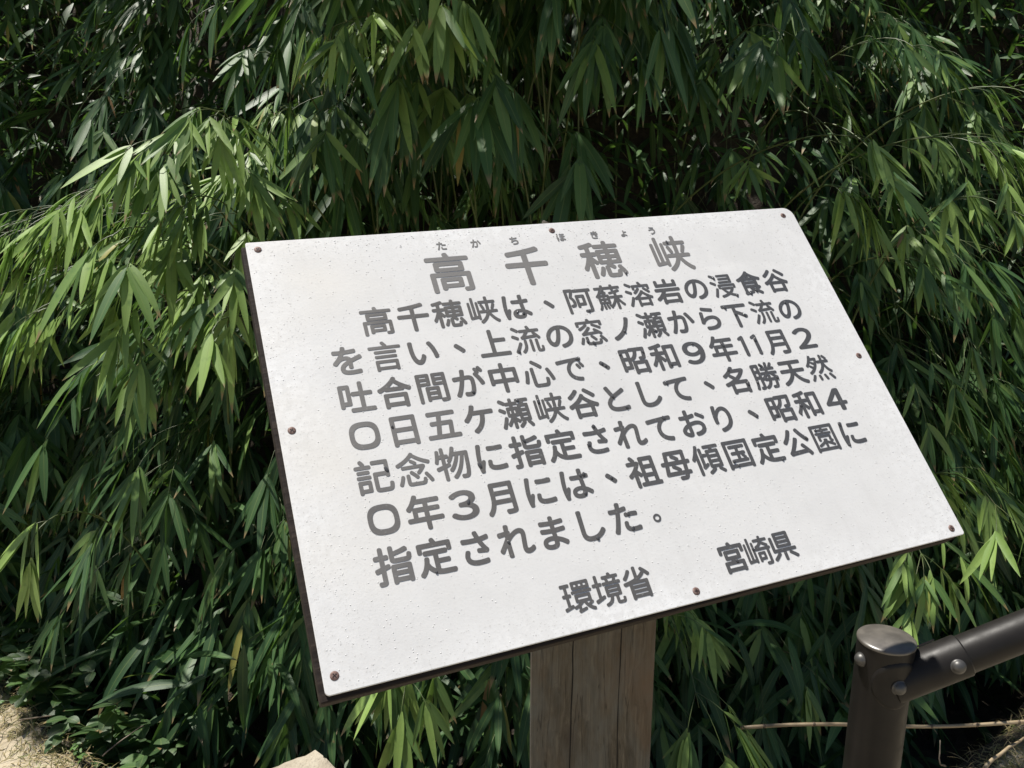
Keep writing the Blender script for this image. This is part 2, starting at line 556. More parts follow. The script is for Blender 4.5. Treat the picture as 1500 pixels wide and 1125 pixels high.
def crack_strip(px_top, px_bot, z0, z1, w, seed):
    """a long drying split in the post's front face"""
    rr = random.Random(seed)
    u0 = px_top; u1 = px_bot
    v, f = [], []
    N = 26
    j = 0
    for k in range(N):
        t = k / (N - 1)
        j = 0.8 * j + rr.uniform(-1, 1) * 0.0011
        u = u0 + (u1 - u0) * t + j
        ww = w * (0.35 + 0.65 * math.sin(math.pi * min(1, t + 0.02)) ** 0.5) * rr.uniform(0.6, 1.1)
        z = z1 + (z0 - z1) * t
        p = np.array([post_c[0], post_c[1], z]) + ex_ * u - ey_ * 0.0006
        v += [p - ex_ * ww / 2, p + ex_ * ww / 2]
    for k in range(N - 1):
        f.append((2 * k, 2 * k + 1, 2 * k + 3, 2 * k + 2))
    return v, f


gc = Geo()
gc.add(*crack_strip(-0.030, -0.030, 0.3, 1.16, 0.0024, 1))
gc.add(*crack_strip(0.046, 0.044, 0.42, 1.2, 0.0017, 2))
gc.add(*crack_strip(0.018, 0.022, 0.93, 1.2, 0.0013, 3))
gc.add(*crack_strip(-0.066, -0.064, 0.99, 1.2, 0.0010, 4))
gc.add(*crack_strip(0.072, 0.069, 0.88, 1.0, 0.0009, 5))
cr = gc.obj("crack", M["crack"], post, False)
cr.matrix_parent_inverse = post.matrix_basis.inverted() @ Matrix.Identity(4)

# lettering: outlines of each character in a 0..255 box (x from -0.1 em, y from -0.2 em, 1.2 em wide)
OUTLINES = {
"1": [[256,150,275,146,314,146,329,149,346,164,354,184,354,715,348,736,338,747,329,753,309,756,260,754,242,742,231,720,231,188,238,164]],
"、": [[298,111,314,107,329,110,367,141,379,159,379,174,377,184,367,200,295,278,227,341,201,362,184,366,164,364,132,338,124,329,118,314,117,300,120,290,130,275,208,203,283,121]],
"。": [[229,106,246,105,280,109,319,126,343,145,362,169,380,213,384,242,380,275,362,317,343,341,315,362,285,376,266,379,242,381,208,376,179,364,155,347,145,338,124,309,112,280,108,256,108,237,113,203,126,174,144,150,179,122,208,110],[227,173,208,181,198,188,182,208,176,222,173,242,175,261,184,281,195,295,208,305,227,313,258,314,284,304,296,295,308,280,316,261,318,246,315,222,309,208,298,193,280,179,266,173,246,170]],
"い": [[369,140,386,139,420,146,449,162,478,188,505,227,531,278,553,333,553,353,546,371,517,402,498,410,478,408,467,401,459,391,438,333,424,304,406,277,391,264,382,260,362,266,346,280,328,309,310,357,297,411,290,469,285,546,283,667,287,729,282,749,271,761,256,768,213,770,191,763,180,754,174,744,171,729,179,493,183,449,199,353,222,275,256,211,285,178,300,166,333,147],[785,275,802,272,816,274,845,287,864,304,869,324,861,386,840,473,819,541,791,614,754,686,728,725,710,739,691,742,652,728,635,710,631,700,630,686,635,671,658,638,687,580,713,512,737,430,761,300,770,285]],
"う": [[373,111,391,109,493,132,580,165,652,208,667,220,721,275,759,348,774,440,767,502,746,551,709,594,662,624,609,641,546,647,454,640,401,631,261,600,242,597,224,589,213,576,207,560,208,546,222,502,232,491,246,484,266,484,324,504,415,529,493,541,541,543,575,540,609,528,628,516,645,498,659,469,662,444,651,382,623,332,577,290,507,252,430,228,362,215,348,208,338,198,330,179,333,159,353,126],[615,700,667,698,681,703,694,715,700,729,705,768,700,783,686,797,671,802,517,813,391,829,343,836,329,831,314,816,309,802,305,768,313,749,329,736,343,732,430,719]],
"お": [[332,121,362,121,391,131,414,150,428,174,436,208,438,237,435,406,440,410,478,421,536,431,594,435,628,432,662,423,685,411,704,391,714,372,718,348,714,319,702,295,681,273,657,258,628,246,580,234,522,230,507,223,498,213,492,203,490,188,501,150,512,135,531,125,575,126,633,135,691,154,734,176,768,203,781,217,802,247,819,290,826,348,818,401,793,449,754,488,710,513,652,529,599,534,570,533,473,520,434,512,436,604,546,623,589,634,600,643,609,661,610,696,599,720,589,728,575,733,560,732,440,709,443,816,435,836,420,848,406,853,367,852,348,842,338,831,333,812,333,699,275,697,198,701,179,692,167,676,164,662,167,623,178,609,193,599,232,595,333,594,332,473,295,455,255,430,208,391,182,362,162,329,157,314,151,280,158,242,164,227,184,198,216,169,266,139,304,125],[309,235,285,247,271,258,261,271,258,280,260,295,268,309,304,345,329,361,334,362,335,242,329,232],[825,556,836,554,850,557,872,575,888,604,889,618,884,633,870,649,831,676,705,752,696,754,681,753,671,749,660,739,644,710,642,691,647,676,657,665,739,615,815,560]],
"か": [[217,126,242,133,254,145,287,203,323,280,357,367,382,440,420,571,483,575,512,574,531,570,546,560,552,551,557,536,561,507,557,415,550,362,534,290,523,261,511,242,493,231,469,228,386,238,370,232,356,217,351,198,355,164,366,145,377,135,391,131,440,124,473,122,507,124,531,128,556,138,580,154,590,164,602,179,616,203,635,251,646,295,655,348,665,449,667,512,662,560,648,604,639,618,614,646,585,662,556,671,507,675,444,671,443,676,464,792,460,816,449,831,430,839,391,844,377,841,368,836,357,825,351,812,340,710,333,667,329,663,159,652,142,643,131,623,130,609,135,570,145,556,159,547,174,544,300,558,304,558,307,556,277,459,249,382,217,309,183,242,151,188,151,169,164,147,179,138],[817,391,831,387,845,388,884,406,894,414,900,425,903,435,902,449,865,536,810,647,763,725,747,739,734,743,715,742,681,725,668,705,665,696,666,681,715,601,743,546,767,493,797,412,807,399]],
"が": [[432,121,493,121,517,125,541,133,575,157,590,174,607,203,622,242,634,290,651,406,655,517,650,565,638,599,630,614,610,638,575,659,531,670,498,672,435,669,432,671,453,792,451,812,440,827,420,836,382,840,367,838,351,826,340,807,330,710,321,662,319,659,150,650,130,638,119,618,119,604,125,565,135,552,150,544,169,542,295,556,273,478,239,382,208,309,171,237,143,193,138,179,139,164,143,155,157,140,198,123,217,123,232,130,245,145,277,203,313,280,345,362,372,440,408,565,411,567,459,571,502,570,522,566,531,560,541,547,547,531,549,498,545,415,540,367,524,290,506,246,491,232,469,226,430,227,386,235,372,234,353,222,341,203,340,188,345,159,357,140,377,128],[808,382,836,380,874,399,888,415,890,440,876,478,829,580,770,686,773,690,796,700,809,715,814,729,812,749,760,836,742,850,725,854,710,851,691,841,681,829,677,812,680,797,716,734,700,730,671,715,655,696,653,676,658,662,702,594,732,536,756,483,787,401,797,388],[851,725,870,725,894,738,905,754,908,773,895,802,852,870,841,879,826,886,807,886,783,874,773,860,770,841,778,821,824,744,836,732]],
"き": [[487,106,599,110,662,116,686,121,700,131,711,150,712,188,704,208,691,219,671,224,594,214,498,211,440,214,391,222,362,233,338,251,327,271,324,298,328,324,345,367,343,386,334,401,319,412,285,419,266,413,247,396,235,367,224,333,219,285,229,227,256,180,300,145,353,123,415,111],[695,304,710,307,726,319,748,353,752,362,752,377,748,391,715,435,682,493,686,497,787,518,802,525,812,536,816,551,812,589,807,601,797,612,787,617,773,620,686,600,638,592,613,657,618,660,734,684,754,695,765,710,767,725,763,754,752,773,739,782,720,784,628,763,585,757,568,826,551,845,531,850,488,842,477,836,469,825,464,802,480,749,478,747,377,747,261,756,246,755,232,748,222,739,215,725,214,705,217,681,223,671,237,660,251,655,338,649,435,647,507,649,532,585,527,581,512,580,401,577,227,584,210,575,198,556,199,517,208,497,217,488,232,483,285,480,415,477,573,483,609,414,604,412,546,419,531,416,523,411,509,396,504,382,502,362,511,343,522,333,536,327]],
"さ": [[492,111,618,116,705,129,725,145,732,159,734,198,726,217,715,227,696,232,614,222,536,217,444,220,401,228,367,242,343,261,330,285,326,324,333,359,352,406,352,420,347,435,339,444,329,451,290,459,270,454,261,447,252,435,238,401,226,362,219,329,218,304,227,246,253,198,300,157,353,132,420,116],[695,353,720,350,744,361,768,393,773,406,774,420,768,436,739,472,707,522,678,575,660,614,773,636,792,641,802,647,815,662,820,676,818,705,812,725,797,740,778,745,696,725,623,713,589,830,574,845,565,849,551,850,517,845,507,842,494,831,486,816,487,792,515,705,507,701,391,700,227,710,208,699,197,681,196,643,203,623,213,612,227,605,280,601,406,597,551,602,555,599,582,541,624,464,623,461,618,460,551,466,527,460,515,449,508,435,505,411,510,391,522,377,536,370]],
"し": [[444,106,483,103,575,112,652,136,710,166,768,208,816,256,842,290,846,304,845,319,838,333,812,364,792,372,773,371,757,362,734,333,697,295,657,263,609,237,551,220,488,214,454,216,420,225,401,237,384,256,374,280,370,314,371,401,378,671,384,792,383,807,371,826,348,837,295,835,280,828,271,817,265,797,268,729,260,314,268,242,288,193,325,150,372,122,420,109]],
"た": [[223,126,246,122,270,130,280,143,296,179,322,246,368,382,406,515,428,609,435,612,575,635,594,647,605,667,606,696,602,715,594,727,580,737,560,739,453,720,467,797,467,816,460,831,449,840,440,844,420,846,386,847,367,838,358,826,353,812,349,763,341,710,338,707,266,704,184,707,164,699,155,689,149,676,148,643,151,628,162,614,174,605,203,602,314,601,316,599,284,478,241,348,213,275,171,184,171,164,179,149,193,137],[668,130,768,134,821,139,836,144,849,155,857,169,860,208,855,227,841,241,821,247,705,235,628,237,594,245,575,255,564,266,558,290,564,353,559,367,551,377,531,388,502,391,488,388,473,377,464,362,461,353,453,275,459,232,478,196,514,164,556,146,614,134],[794,488,812,487,826,492,838,502,846,517,848,546,845,563,836,578,821,588,783,593,705,596,565,592,546,591,531,586,519,575,512,560,510,531,513,517,522,501,536,491,551,488,686,494]],
"ち": [[424,116,483,114,585,123,671,149,686,155,749,198,791,256,799,275,812,353,806,401,783,449,749,486,696,516,643,531,580,537,536,535,498,530,454,520,386,493,415,618,420,622,575,634,725,654,739,661,749,671,758,691,757,720,753,734,739,749,720,757,570,735,440,723,438,729,451,792,451,807,448,816,440,829,418,841,372,842,360,836,350,826,342,812,337,754,332,725,329,720,193,730,174,723,160,705,156,686,158,657,165,643,179,631,198,625,310,618,276,493,258,440,229,367,228,348,233,333,241,324,251,317,285,306,304,306,320,314,343,344,372,373,406,397,444,416,483,428,527,436,570,439,618,435,647,426,671,412,690,391,699,372,702,353,691,304,686,296,652,261,599,236,522,221,440,219,367,224,343,214,332,198,329,184,336,150,344,135,354,126,367,120]],
"て": [[680,126,720,122,734,127,744,135,753,150,764,184,765,198,760,213,749,225,734,232,686,237,623,253,570,278,526,314,496,367,485,430,491,478,507,527,531,570,570,617,614,651,662,673,705,681,802,686,816,691,828,700,838,720,839,749,836,766,829,778,821,785,797,793,676,786,464,768,165,739,145,726,137,710,136,696,140,661,155,639,164,633,179,631,357,654,484,667,461,643,427,594,403,546,385,488,377,415,392,324,432,251,494,193,565,154,643,131]],
"で": [[675,126,715,122,725,125,734,132,742,145,754,179,755,193,752,203,744,213,729,222,681,227,614,245,560,269,517,306,486,357,475,425,481,473,497,522,522,567,560,615,604,649,657,674,705,682,797,686,810,691,821,700,828,715,829,744,826,758,821,768,812,777,792,783,454,758,164,730,146,720,137,705,135,696,140,657,153,638,174,630,357,655,483,669,491,667,462,638,428,589,401,536,385,483,377,411,391,324,430,251,493,191,565,153,638,131],[712,459,725,455,734,455,754,463,767,478,770,498,763,515,728,575,715,595,700,607,681,610,662,602,651,589,647,565,650,556,697,473],[805,493,816,489,826,489,845,496,859,507,865,527,860,546,849,565,808,628,797,639,778,645,758,640,744,628,738,609,744,587,794,502]],
"と": [[463,126,522,123,580,124,671,129,749,138,783,145,793,155,802,169,805,208,802,227,787,246,773,253,758,254,700,244,609,234,517,231,459,234,415,243,382,258,359,275,345,300,341,324,344,348,353,372,372,402,393,425,420,448,502,502,589,551,749,633,766,647,774,662,774,681,751,720,739,731,725,736,710,735,699,729,652,700,459,598,413,691,367,802,357,816,338,828,319,828,279,812,268,802,262,792,260,778,264,758,315,643,368,536,338,513,301,478,273,444,248,401,235,362,231,319,240,256,269,203,318,164,377,140,444,127]],
"に": [[223,121,266,122,280,130,290,141,296,159,297,188,305,227,354,382,355,396,350,411,338,423,324,430,309,431,295,427,279,415,271,398,268,406,270,469,283,580,301,691,315,754,318,768,317,787,310,802,298,812,285,816,246,819,232,814,217,803,209,783,182,604,168,469,166,406,170,300,181,208,193,150,205,130],[575,155,628,152,705,154,778,160,826,169,841,179,852,198,850,246,838,266,826,274,816,276,729,264,662,260,580,262,551,268,522,280,511,290,507,300,505,324,512,372,506,391,498,402,483,411,454,415,440,412,426,406,417,396,413,386,401,314,401,295,406,261,411,247,427,217,460,188,507,167],[512,638,696,635,783,640,802,644,816,655,825,671,827,705,823,725,813,739,797,747,758,746,638,740,570,741,488,747,469,744,454,734,444,715,443,681,445,667,455,652,469,643]],
"の": [[522,126,546,124,623,141,700,175,715,184,773,230,815,285,823,300,850,370,860,464,850,546,823,614,815,628,768,689,700,741,618,774,522,786,420,773,324,734,247,676,185,599,148,512,136,425,141,367,162,295,186,251,222,214,261,191,300,183,338,189,357,195,393,217,428,256,462,309,490,372,531,498,549,580,567,676,570,678,609,670,657,646,699,609,727,565,743,522,750,459,743,401,720,345,691,307,652,275,604,249,556,234,507,224,490,213,482,193,486,169,504,140],[300,303,285,310,271,325,254,357,246,386,243,430,250,483,271,536,308,589,353,630,411,662,449,672,455,671,439,585,413,483,391,418,372,372,352,338,333,315,319,304]],
"は": [[209,121,227,116,256,119,271,126,283,140,288,155,289,188,296,222,346,377,345,391,340,406,329,418,314,426,300,427,290,424,275,414,266,398,261,401,263,464,275,580,293,696,308,768,310,783,307,802,296,816,280,825,242,828,227,825,209,812,201,792,166,531,158,396,163,290,175,203,187,145,198,129],[557,121,623,126,671,147,698,169,717,198,734,254,807,197,831,186,845,187,860,194,881,222,888,237,886,261,874,280,812,328,781,348,732,372,730,377,721,575,725,578,831,589,845,594,856,604,864,618,864,662,860,672,850,683,826,693,723,681,721,686,725,792,715,815,698,826,681,829,647,828,628,818,619,807,614,787,614,675,531,674,430,677,411,669,401,658,396,647,395,618,399,599,406,588,420,577,502,571,615,570,622,406,618,404,565,406,517,402,459,384,425,363,400,338,382,304,375,266,379,227,383,213,399,184,425,158,473,134,517,124],[551,222,527,225,498,234,483,246,476,266,483,286,498,299,517,307,551,312,585,312,618,307,625,304,627,295,621,256,609,237,585,225]],
"ほ": [[209,121,227,116,256,119,271,126,284,140,289,155,290,188,298,227,347,377,346,391,341,406,333,415,318,425,300,427,285,422,275,414,266,398,262,406,264,464,275,580,293,696,308,768,309,787,304,802,290,816,275,821,242,824,227,821,209,807,200,787,166,531,158,396,163,290,174,203,187,145,198,129],[509,130,560,126,604,129,643,140,670,155,695,179,704,193,714,217,720,257,758,231,810,188,826,182,842,184,859,193,868,203,884,232,886,246,883,261,878,271,865,282,801,329,773,345,713,372,708,488,715,491,836,502,855,517,860,527,863,541,863,565,860,576,850,589,835,599,821,602,715,592,708,594,708,686,816,697,836,712,844,734,844,754,841,769,831,782,816,791,802,794,733,787,580,781,454,784,432,773,420,756,418,729,421,710,430,697,444,687,469,684,604,683,606,681,606,589,604,587,440,590,430,587,418,580,410,570,405,556,405,527,409,512,415,502,430,492,444,488,488,487,604,487,607,483,609,396,560,398,512,394,464,381,420,353,400,329,385,295,381,261,386,227,406,186,440,156,469,141],[531,227,507,233,488,246,483,256,483,275,495,290,512,299,536,305,565,306,615,300,615,266,611,251,599,236,580,227,556,225]],
"ま": [[364,111,420,108,469,112,512,126,527,134,551,153,573,184,584,213,587,261,589,264,633,243,667,222,738,169,754,161,773,161,787,168,815,208,819,227,816,242,807,255,787,270,721,314,676,338,582,377,578,464,580,468,768,484,787,491,797,499,807,517,808,551,800,570,787,582,763,587,671,576,580,570,576,575,576,638,576,643,580,645,710,655,773,663,787,672,798,686,801,705,798,734,792,744,783,753,763,761,618,746,579,744,576,749,578,812,573,826,560,841,551,846,517,849,493,844,483,836,474,821,471,807,473,744,469,740,386,743,261,755,240,749,224,729,221,715,223,686,232,668,246,657,261,653,304,649,469,641,472,638,472,570,469,566,382,568,256,578,242,574,232,569,224,560,218,546,217,517,220,502,232,486,251,477,343,469,469,466,474,464,476,401,473,398,430,399,372,395,314,380,275,360,250,338,238,324,221,290,214,251,219,217,223,203,242,169,266,147,280,138,314,122],[411,208,377,210,353,216,333,225,320,242,319,261,329,277,339,285,357,293,386,300,444,302,473,299,479,295,479,256,478,242,471,227,464,220,449,212]],
"ょ": [[358,97,411,93,449,96,498,112,522,130,541,155,553,184,557,227,560,229,618,195,676,149,691,140,700,138,715,139,734,151,752,179,757,193,756,213,749,227,701,266,662,291,618,313,554,338,552,343,547,473,548,478,551,480,700,488,729,493,743,502,752,517,755,531,754,554,744,575,734,583,720,588,551,578,547,580,547,585,549,667,546,677,537,691,522,702,507,705,473,704,454,692,444,676,441,662,447,362,444,359,367,356,309,341,280,327,251,303,234,275,226,256,222,227,228,188,249,150,285,121,317,106],[382,193,357,198,338,206,326,217,324,232,329,242,343,254,362,261,396,266,449,264,451,261,450,222,443,208,430,197,406,192]],
"ら": [[389,116,493,114,604,130,703,169,763,219,799,280,804,295,814,362,807,411,785,459,749,500,700,531,643,550,580,557,527,553,478,545,430,531,391,514,338,483,361,647,360,662,356,671,348,682,329,691,300,695,285,694,271,688,260,676,253,662,251,647,237,507,215,357,216,343,220,333,235,319,275,307,295,310,314,323,330,348,362,381,396,407,440,430,478,444,527,453,580,456,614,453,643,444,667,430,686,411,699,386,702,362,693,319,666,280,618,249,546,227,454,219,362,225,347,222,333,215,321,198,318,184,330,140,342,126,353,119],[632,676,652,674,667,677,682,686,691,697,700,729,701,744,696,759,682,773,667,779,527,803,401,831,382,836,367,835,351,826,340,812,331,783,330,768,335,754,353,735,440,713]],
"り": [[384,111,406,107,502,132,585,168,653,217,667,231,716,295,752,386,764,498,757,585,737,657,705,718,663,763,609,793,551,802,493,792,440,766,399,734,362,694,381,812,376,826,369,836,348,845,314,847,300,845,285,837,275,826,271,812,254,676,240,527,239,464,242,411,246,372,251,355,261,343,280,335,323,338,338,347,347,357,352,377,350,415,352,454,364,512,386,568,418,618,459,663,502,691,541,700,575,694,601,676,623,647,641,604,650,556,654,493,643,406,614,339,570,290,507,250,435,223,372,210,357,200,347,179,347,159,367,126]],
"れ": [[312,116,348,114,367,118,382,128,391,145,387,319,387,435,389,473,391,478,463,546,507,579,546,603,580,617,614,624,633,622,647,614,655,604,659,589,657,531,636,367,628,266,633,226,641,203,656,179,681,156,710,144,744,140,773,142,807,150,850,170,884,192,908,216,914,237,908,274,894,294,879,301,865,302,855,299,812,269,778,256,754,254,744,259,739,266,736,285,738,329,764,541,767,594,762,633,754,657,735,686,719,700,700,713,667,724,628,727,580,720,531,702,488,679,411,628,428,657,431,671,426,691,408,715,419,802,418,816,411,831,391,845,348,848,333,846,324,840,314,830,307,816,306,763,304,710,301,705,232,697,169,693,150,686,139,676,131,657,134,618,145,599,159,589,179,587,290,602,296,599,293,551,208,430,121,314,114,300,114,280,121,266,145,235,164,227,184,230,203,243,280,354,283,353,282,150,291,130]],
"を": [[472,111,575,109,744,121,766,130,779,150,783,188,780,203,770,217,754,226,734,228,647,217,570,212,498,213,464,216,435,224,420,232,409,246,405,266,411,290,418,304,433,324,459,346,493,369,495,362,494,290,502,271,514,261,531,255,560,255,580,263,592,275,598,295,596,420,599,424,700,468,812,511,826,525,832,541,829,560,813,594,802,604,783,610,763,606,585,526,564,551,548,565,517,582,488,590,464,592,406,586,401,589,432,647,435,650,560,657,652,666,686,671,700,678,710,689,715,699,717,729,712,749,696,767,686,771,671,772,570,759,473,752,471,754,483,802,482,816,478,826,469,838,444,849,406,850,396,845,385,836,377,821,362,749,300,748,198,754,179,746,165,729,161,710,163,681,171,667,184,656,203,651,319,647,298,609,266,561,235,522,156,435,152,425,151,411,156,396,164,386,198,363,213,359,227,360,246,372,311,444,343,469,367,482,396,492,440,498,469,493,487,478,406,427,366,396,333,360,306,309,297,256,307,203,328,169,338,159,367,139,382,132,420,119]],
"ケ": [[362,121,382,118,396,123,458,169,519,232,566,300,609,396,634,488,645,580,647,582,836,583,850,590,864,609,867,647,863,667,857,676,845,686,831,691,411,689,406,691,440,792,439,807,432,821,421,831,411,835,372,843,353,841,341,836,331,826,324,812,322,797,297,715,268,652,234,599,208,564,181,531,140,491,133,469,138,449,150,433,184,414,198,409,213,410,230,420,272,464,317,522,357,583,527,583,533,580,524,512,504,435,473,367,439,314,401,272,357,235,319,209,307,193,304,174,313,155]],
"ノ": [[245,140,261,137,280,140,329,163,391,200,444,237,498,281,546,328,592,382,626,430,681,532,727,638,763,739,765,758,757,778,739,791,715,797,691,803,676,802,662,795,652,784,619,671,594,610,568,556,531,493,498,446,462,406,415,362,362,321,309,287,251,257,215,242,203,232,195,213,199,188,205,179,232,150]],
"上": [[135,121,855,119,874,124,887,135,893,145,896,159,896,184,892,198,887,208,876,217,865,222,531,223,526,227,527,513,802,514,821,522,833,536,838,556,836,589,821,609,807,616,527,618,526,831,522,850,511,865,493,874,454,875,440,870,425,855,418,831,418,227,415,224,411,223,145,223,130,220,116,210,108,198,105,159,108,145,114,135,124,126]],
"下": [[461,82,493,80,512,83,529,97,537,116,538,502,541,505,604,469,696,411,758,367,768,363,787,363,807,374,831,403,837,420,836,440,831,451,802,475,647,567,538,623,538,720,541,722,850,722,870,727,884,739,892,758,891,792,887,802,876,816,855,826,150,826,130,821,116,807,109,787,110,754,121,734,140,723,430,720,430,121,433,106,438,97,449,87]],
"中": [[475,82,507,80,527,84,541,94,550,111,552,348,556,352,749,352,753,333,763,318,778,308,792,305,816,305,836,311,850,326,856,348,856,696,849,720,836,732,816,738,553,739,550,855,540,874,522,885,507,887,478,886,459,877,449,865,444,845,443,739,179,738,164,733,154,725,145,710,142,696,142,343,148,324,159,310,169,304,184,301,208,301,227,308,237,316,245,333,247,348,251,352,440,352,444,348,444,116,454,95,464,87],[251,456,247,459,247,464,247,633,251,636,440,636,444,633,444,628,444,459,440,456],[556,456,552,459,552,464,552,633,556,636,749,635,749,457]],
"五": [[143,126,850,125,865,128,879,137,886,145,891,159,893,184,889,203,874,220,855,228,729,228,725,232,752,522,749,536,739,551,720,563,686,566,667,563,486,565,507,700,512,703,802,705,820,715,831,731,833,763,828,783,821,794,812,801,792,807,203,807,188,804,178,797,169,787,164,773,163,739,171,720,188,706,208,703,391,703,397,700,377,564,242,562,232,558,217,546,209,527,209,498,211,488,222,473,237,464,251,461,357,461,360,459,319,232,314,228,150,228,130,223,118,213,112,203,109,188,109,164,113,150,119,140,130,130],[430,230,470,459,473,461,638,461,640,459,635,401,618,232,614,228,435,228]],
"傾": [[209,87,227,82,246,83,256,86,269,97,277,116,278,681,316,783,331,831,327,845,314,862,285,872,266,871,254,865,246,855,227,799,177,681,146,623,91,541,85,522,89,507,104,478,116,469,130,464,145,465,155,470,188,514,189,512,189,121,193,105],[469,87,488,87,541,113,604,153,642,184,651,198,652,213,647,227,628,242,633,245,729,245,739,242,725,231,717,217,716,203,722,188,836,91,850,88,866,92,894,113,902,130,901,145,892,159,845,199,789,242,797,245,836,245,850,248,865,260,871,275,870,691,857,710,841,718,718,720,729,752,734,757,860,757,879,761,889,768,898,783,899,807,896,821,884,836,860,843,498,842,482,836,473,826,468,816,467,787,473,772,483,763,498,757,570,757,633,756,624,720,541,718,520,710,512,700,506,686,506,618,502,610,491,623,478,630,405,633,405,754,401,768,391,780,372,788,343,787,329,778,319,758,318,348,315,324,304,303,302,290,305,275,322,246,333,238,343,235,362,238,478,309,491,324,494,338,493,357,486,372,473,382,464,385,449,384,406,364,405,541,406,546,478,547,493,553,502,565,505,560,506,275,512,261,527,248,536,245,565,245,571,242,513,198,449,163,436,150,430,135,433,116,454,93],[594,326,594,378,778,378,782,377,783,372,782,329,778,326],[594,457,594,508,778,508,782,507,783,502,782,459,778,457],[594,588,594,637,778,638,782,633,783,628,782,589,778,588]],
"公": [[792,92,812,94,845,112,855,121,864,140,861,164,815,237,746,333,676,423,662,434,638,437,608,425,589,407,583,386,588,367,653,280,652,277,357,259,353,261,445,386,534,531,547,556,551,570,551,585,541,601,527,611,488,626,469,626,449,614,379,488,304,372,229,275,184,232,180,222,179,208,197,159,213,144,232,139,329,150,720,177,725,176,767,106,778,97],[167,469,184,465,200,469,243,507,293,565,332,618,372,681,409,749,433,807,430,826,420,840,406,849,386,855,372,859,357,858,343,853,333,845,277,734,240,676,198,623,123,546,118,527,123,507,134,493],[824,469,836,468,855,474,889,507,897,527,895,546,884,561,812,633,768,685,724,744,662,845,652,856,638,863,618,863,579,845,567,826,565,812,568,797,594,749,633,688,682,618,728,560,773,510,807,476]],
"勝": [[263,92,275,89,314,91,353,100,377,116,389,135,391,146,399,121,415,101,430,92,449,92,497,116,541,149,580,190,609,237,627,280,639,319,643,323,729,322,731,319,726,246,718,198,710,178,700,175,638,176,628,173,617,164,610,155,607,140,616,111,628,99,643,93,734,95,754,100,768,107,783,120,792,135,803,164,810,198,826,367,845,361,865,364,887,386,894,406,891,420,882,435,822,473,782,507,787,511,860,511,874,514,885,522,892,531,895,541,895,565,892,575,884,585,865,595,638,597,652,642,826,643,846,652,853,662,858,676,858,696,855,705,841,721,826,727,783,729,819,783,830,802,834,816,832,831,826,843,816,851,797,857,778,857,759,845,729,800,699,758,693,744,694,729,691,728,671,729,685,831,684,855,675,870,657,879,623,879,604,865,597,845,587,763,580,728,556,729,566,749,563,773,536,808,498,848,483,855,464,855,444,845,432,831,429,816,432,802,489,729,444,726,425,716,415,696,415,676,419,662,430,649,444,643,556,642,558,638,548,614,541,597,536,596,420,596,395,589,394,807,390,821,377,836,357,843,188,843,169,836,155,821,151,802,150,464,144,333,134,256,122,193,107,145,105,130,108,121,116,111,145,94,164,94,182,106,188,116,197,140,219,242,227,304,234,396,237,400,242,400,304,399,305,179,266,179,251,175,238,164,232,150,233,135,240,111,251,97],[396,154,393,159,394,353,396,356,411,350,420,350,435,356,439,353,445,338,459,326,473,323,502,323,541,323,545,319,522,266,501,237,473,210,435,184,411,172],[512,409,568,469,570,474,565,411,560,408],[657,408,655,411,659,464,654,478,647,488,628,497,599,497,583,493,594,510,599,511,671,511,676,506,718,454,764,411,758,408],[396,438,394,444,395,517,415,511,469,511,478,511,483,507,469,493,429,459],[242,487,237,488,237,493,238,575,304,576,306,488],[242,664,238,667,238,671,238,749,240,754,304,754,306,667,300,664]],
"千": [[473,82,507,79,527,83,541,94,550,111,552,454,855,456,870,460,883,469,892,483,895,498,895,522,890,536,877,551,860,557,556,558,552,560,553,729,715,762,778,779,793,797,795,821,787,839,764,865,749,873,729,873,662,855,511,826,377,806,193,784,172,773,161,754,161,734,172,705,184,694,203,688,440,713,444,710,444,560,440,558,145,558,130,554,118,546,109,531,106,517,106,493,114,473,126,463,145,456,444,454,444,116,454,94]],
"合": [[256,82,295,81,309,86,325,101,333,127,676,127,686,102,705,87,720,84,749,85,767,92,780,106,785,126,785,415,780,435,763,452,739,457,271,457,256,455,243,449,231,435,226,415,226,121,229,106,234,97,245,87],[333,228,331,232,331,353,333,359,676,359,676,228],[156,498,169,495,184,498,271,543,289,522,309,516,696,516,710,521,720,529,734,554,821,508,836,505,850,506,869,517,893,551,897,575,889,594,877,604,778,652,725,683,657,729,609,768,574,802,571,807,578,821,579,841,574,855,566,865,531,883,522,884,507,881,488,870,449,819,395,763,331,710,261,662,188,621,135,597,121,587,111,570,110,556,112,546,136,512],[386,616,384,618,432,657,502,725,507,727,572,667,634,618,628,615]],
"名": [[302,82,338,80,357,87,368,97,374,106,377,121,382,123,705,123,710,106,720,92,734,83,749,80,773,80,792,87,803,97,810,111,812,430,809,444,803,454,792,464,773,471,546,471,540,473,602,517,657,563,717,623,763,682,795,734,800,749,797,768,783,787,763,800,749,805,493,804,485,807,498,826,500,845,495,860,488,869,478,877,464,882,430,888,415,885,401,875,376,841,343,802,300,760,249,720,197,686,150,660,140,649,135,638,135,618,142,604,169,576,193,570,208,573,229,585,300,629,295,604,304,585,391,512,389,507,372,499,274,459,217,440,140,419,123,406,115,391,115,372,130,341,140,330,155,322,179,321,271,347,273,343,273,116,281,97],[377,225,377,367,382,372,705,371,705,223,382,223],[493,565,488,566,372,654,343,661,337,657,391,704,488,705,643,705,647,704,649,700,589,638,554,609]],
